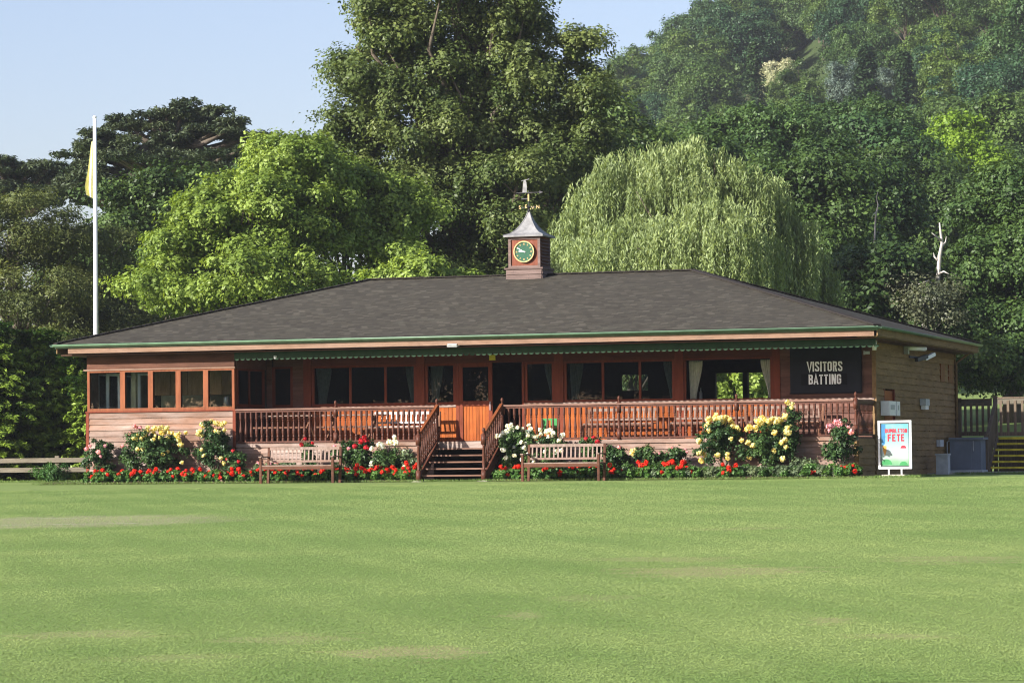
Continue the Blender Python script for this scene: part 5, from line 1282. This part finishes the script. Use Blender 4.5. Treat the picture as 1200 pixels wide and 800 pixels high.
def lawn_blades():
    n = 1300000; D = 18.5+(72-18.5)*rng.random(n)**1.35; u = rng.uniform(-.19, .19, n)
    x = CAM[0]+HD[0]*D+HR[0]*D*u; y = CAM[1]+HD[1]*D+HR[1]*D*u; k = (y < -1.5) | (x > .6); x, y, D = x[k], y[k], D[k]
    keep = np.ones(len(x)); jag = .5*np.sin(x*6.1+y*1.3)+.5*np.sin(x*2.3-y*2.9)
    for cx, cy, rx, ry, amt in WORN:
        uu = ((x-cx)*HR[0]+(y-cy)*HR[1])/rx; vv = ((x-cx)*HD[0]+(y-cy)*HD[1])/ry
        keep = np.minimum(keep, 1-min(1, amt*1.5)*sstep((1.15-np.sqrt(uu*uu+vv*vv)+.28*jag+.18*np.sin(x*17+y*5)*np.sin(x*7-y*11))/.95))
    k = rng.random(len(x)) < np.maximum(keep, .38); x, y, D = x[k], y[k], D[k]
    z = gz(x, y); n = len(x); patch = .45+.3*np.sin(x*1.9+np.sin(y*.9)*2)*np.sin(y*.6+x*.3)+.2*np.sin(x*.45+y*.21)+.15*np.sin(x*5.1+y*3.3)
    hh = (.0055+.0055*rng.random(n))*(1+.02*D); T = unit(np.array([0, 0, .8])+rng.normal(0, .55, (n, 3))*[1, 1, .2])
    C = np.stack([x, y, z], 1)+T*hh[:, None]*.42
    me = leafmesh('lawn_grass', C, unit(unit(np.cross(T, sph(n)))+np.array([0, -.4, 2.1])), hh*1.3, np.clip(patch+.22*np.sin(D*.9+.05*x)+rng.normal(0, .1, n), 0, 1), LM['lawnblade'], .4, T=T, fold=.03)
    tag(link('lawn_grass', me), 'closely mown grass blades of the outfield', 'grass', kind='stuff')
LM['lawnblade'] = leafmat('mown grass blades', (.132, .205, .06), (.225, .29, .10), .18, inst=0, hue=.05, spec=.08)
lawn_blades()

# ------------------------------------------------------------------ air
mb = MB(); mb.box(-260, 160, -260, 640, -2.2, 190)
t = NT('summer haze'); pv = t.n('ShaderNodeVolumePrincipled'); pv.inputs['Color'].default_value = (.86, .92, 1, 1); pv.inputs['Density'].default_value = .00016; pv.inputs['Anisotropy'].default_value = .2
t.l(pv.outputs[0], t.out.inputs['Volume'])
USE_HAZE = True
if USE_HAZE: tag(link('haze', mb.mesh('haze', t.m)), 'thin blue summer haze over the valley', 'haze', kind='stuff')

# ------------------------------------------------------------------ sky, sun, camera
w = bpy.data.worlds.new('World'); SC.world = w; w.use_nodes = True; nt = w.node_tree; nt.nodes.clear()
ELEV, AZ = radians(24), radians(38)          # sun from the left, in front of the pavilion
sd = np.array([-sin(AZ)*cos(ELEV), -cos(AZ)*cos(ELEV), sin(ELEV)])     # towards the sun
sky = nt.nodes.new('ShaderNodeTexSky'); sky.sky_type = 'NISHITA'; sky.sun_disc = False; sky.sun_elevation = ELEV
sky.sun_rotation = math.atan2(sd[0], sd[1]); sky.air_density = 1.; sky.dust_density = 1.5; sky.ozone_density = 3.6
bg = nt.nodes.new('ShaderNodeBackground'); bg.inputs[1].default_value = .1; out = nt.nodes.new('ShaderNodeOutputWorld')
tn = nt.nodes.new('ShaderNodeMix'); tn.data_type = 'RGBA'; tn.blend_type = 'MULTIPLY'; tn.inputs[0].default_value = 1; tn.inputs[7].default_value = (1.06, .86, .84, 1)
nt.links.new(sky.outputs[0], tn.inputs[6]); nt.links.new(tn.outputs[2], bg.inputs[0]); nt.links.new(bg.outputs[0], out.inputs[0])
sl = bpy.data.lights.new('sun', 'SUN'); sl.energy = 5.0; sl.angle = radians(.55); sl.color = (1, .955, .89)
so = link('sun', sl); from mathutils import Vector, Matrix
so.rotation_euler = Vector(sd).to_track_quat('Z', 'Y').to_euler(); so.location = (-40, -60, 60)
cd = bpy.data.cameras.new('camera'); cd.sensor_width = 36; cd.lens = F/1200*36; cd.clip_start = .5; cd.clip_end = 4000
co = link('camera', cd); m = Matrix(((RV[0], UV[0], -DV[0], CAM[0]), (RV[1], UV[1], -DV[1], CAM[1]), (RV[2], UV[2], -DV[2], CAM[2]), (0, 0, 0, 1)))
co.matrix_world = m; SC.camera = co
SC.view_settings.view_transform = 'Standard'; SC.view_settings.look = 'None'; SC.view_settings.gamma = 1; SC.view_settings.exposure = 1.25
SC.cycles.use_denoising = True; SC.cycles.denoising_prefilter = 'ACCURATE'; SC.cycles.filter_width = 1.1; SC.cycles.max_bounces = 8; SC.cycles.transparent_max_bounces = 12; SC.cycles.volume_bounces = 0
SC.cycles.volume_step_rate = 8; SC.cycles.use_adaptive_sampling = True; SC.cycles.adaptive_threshold = .012
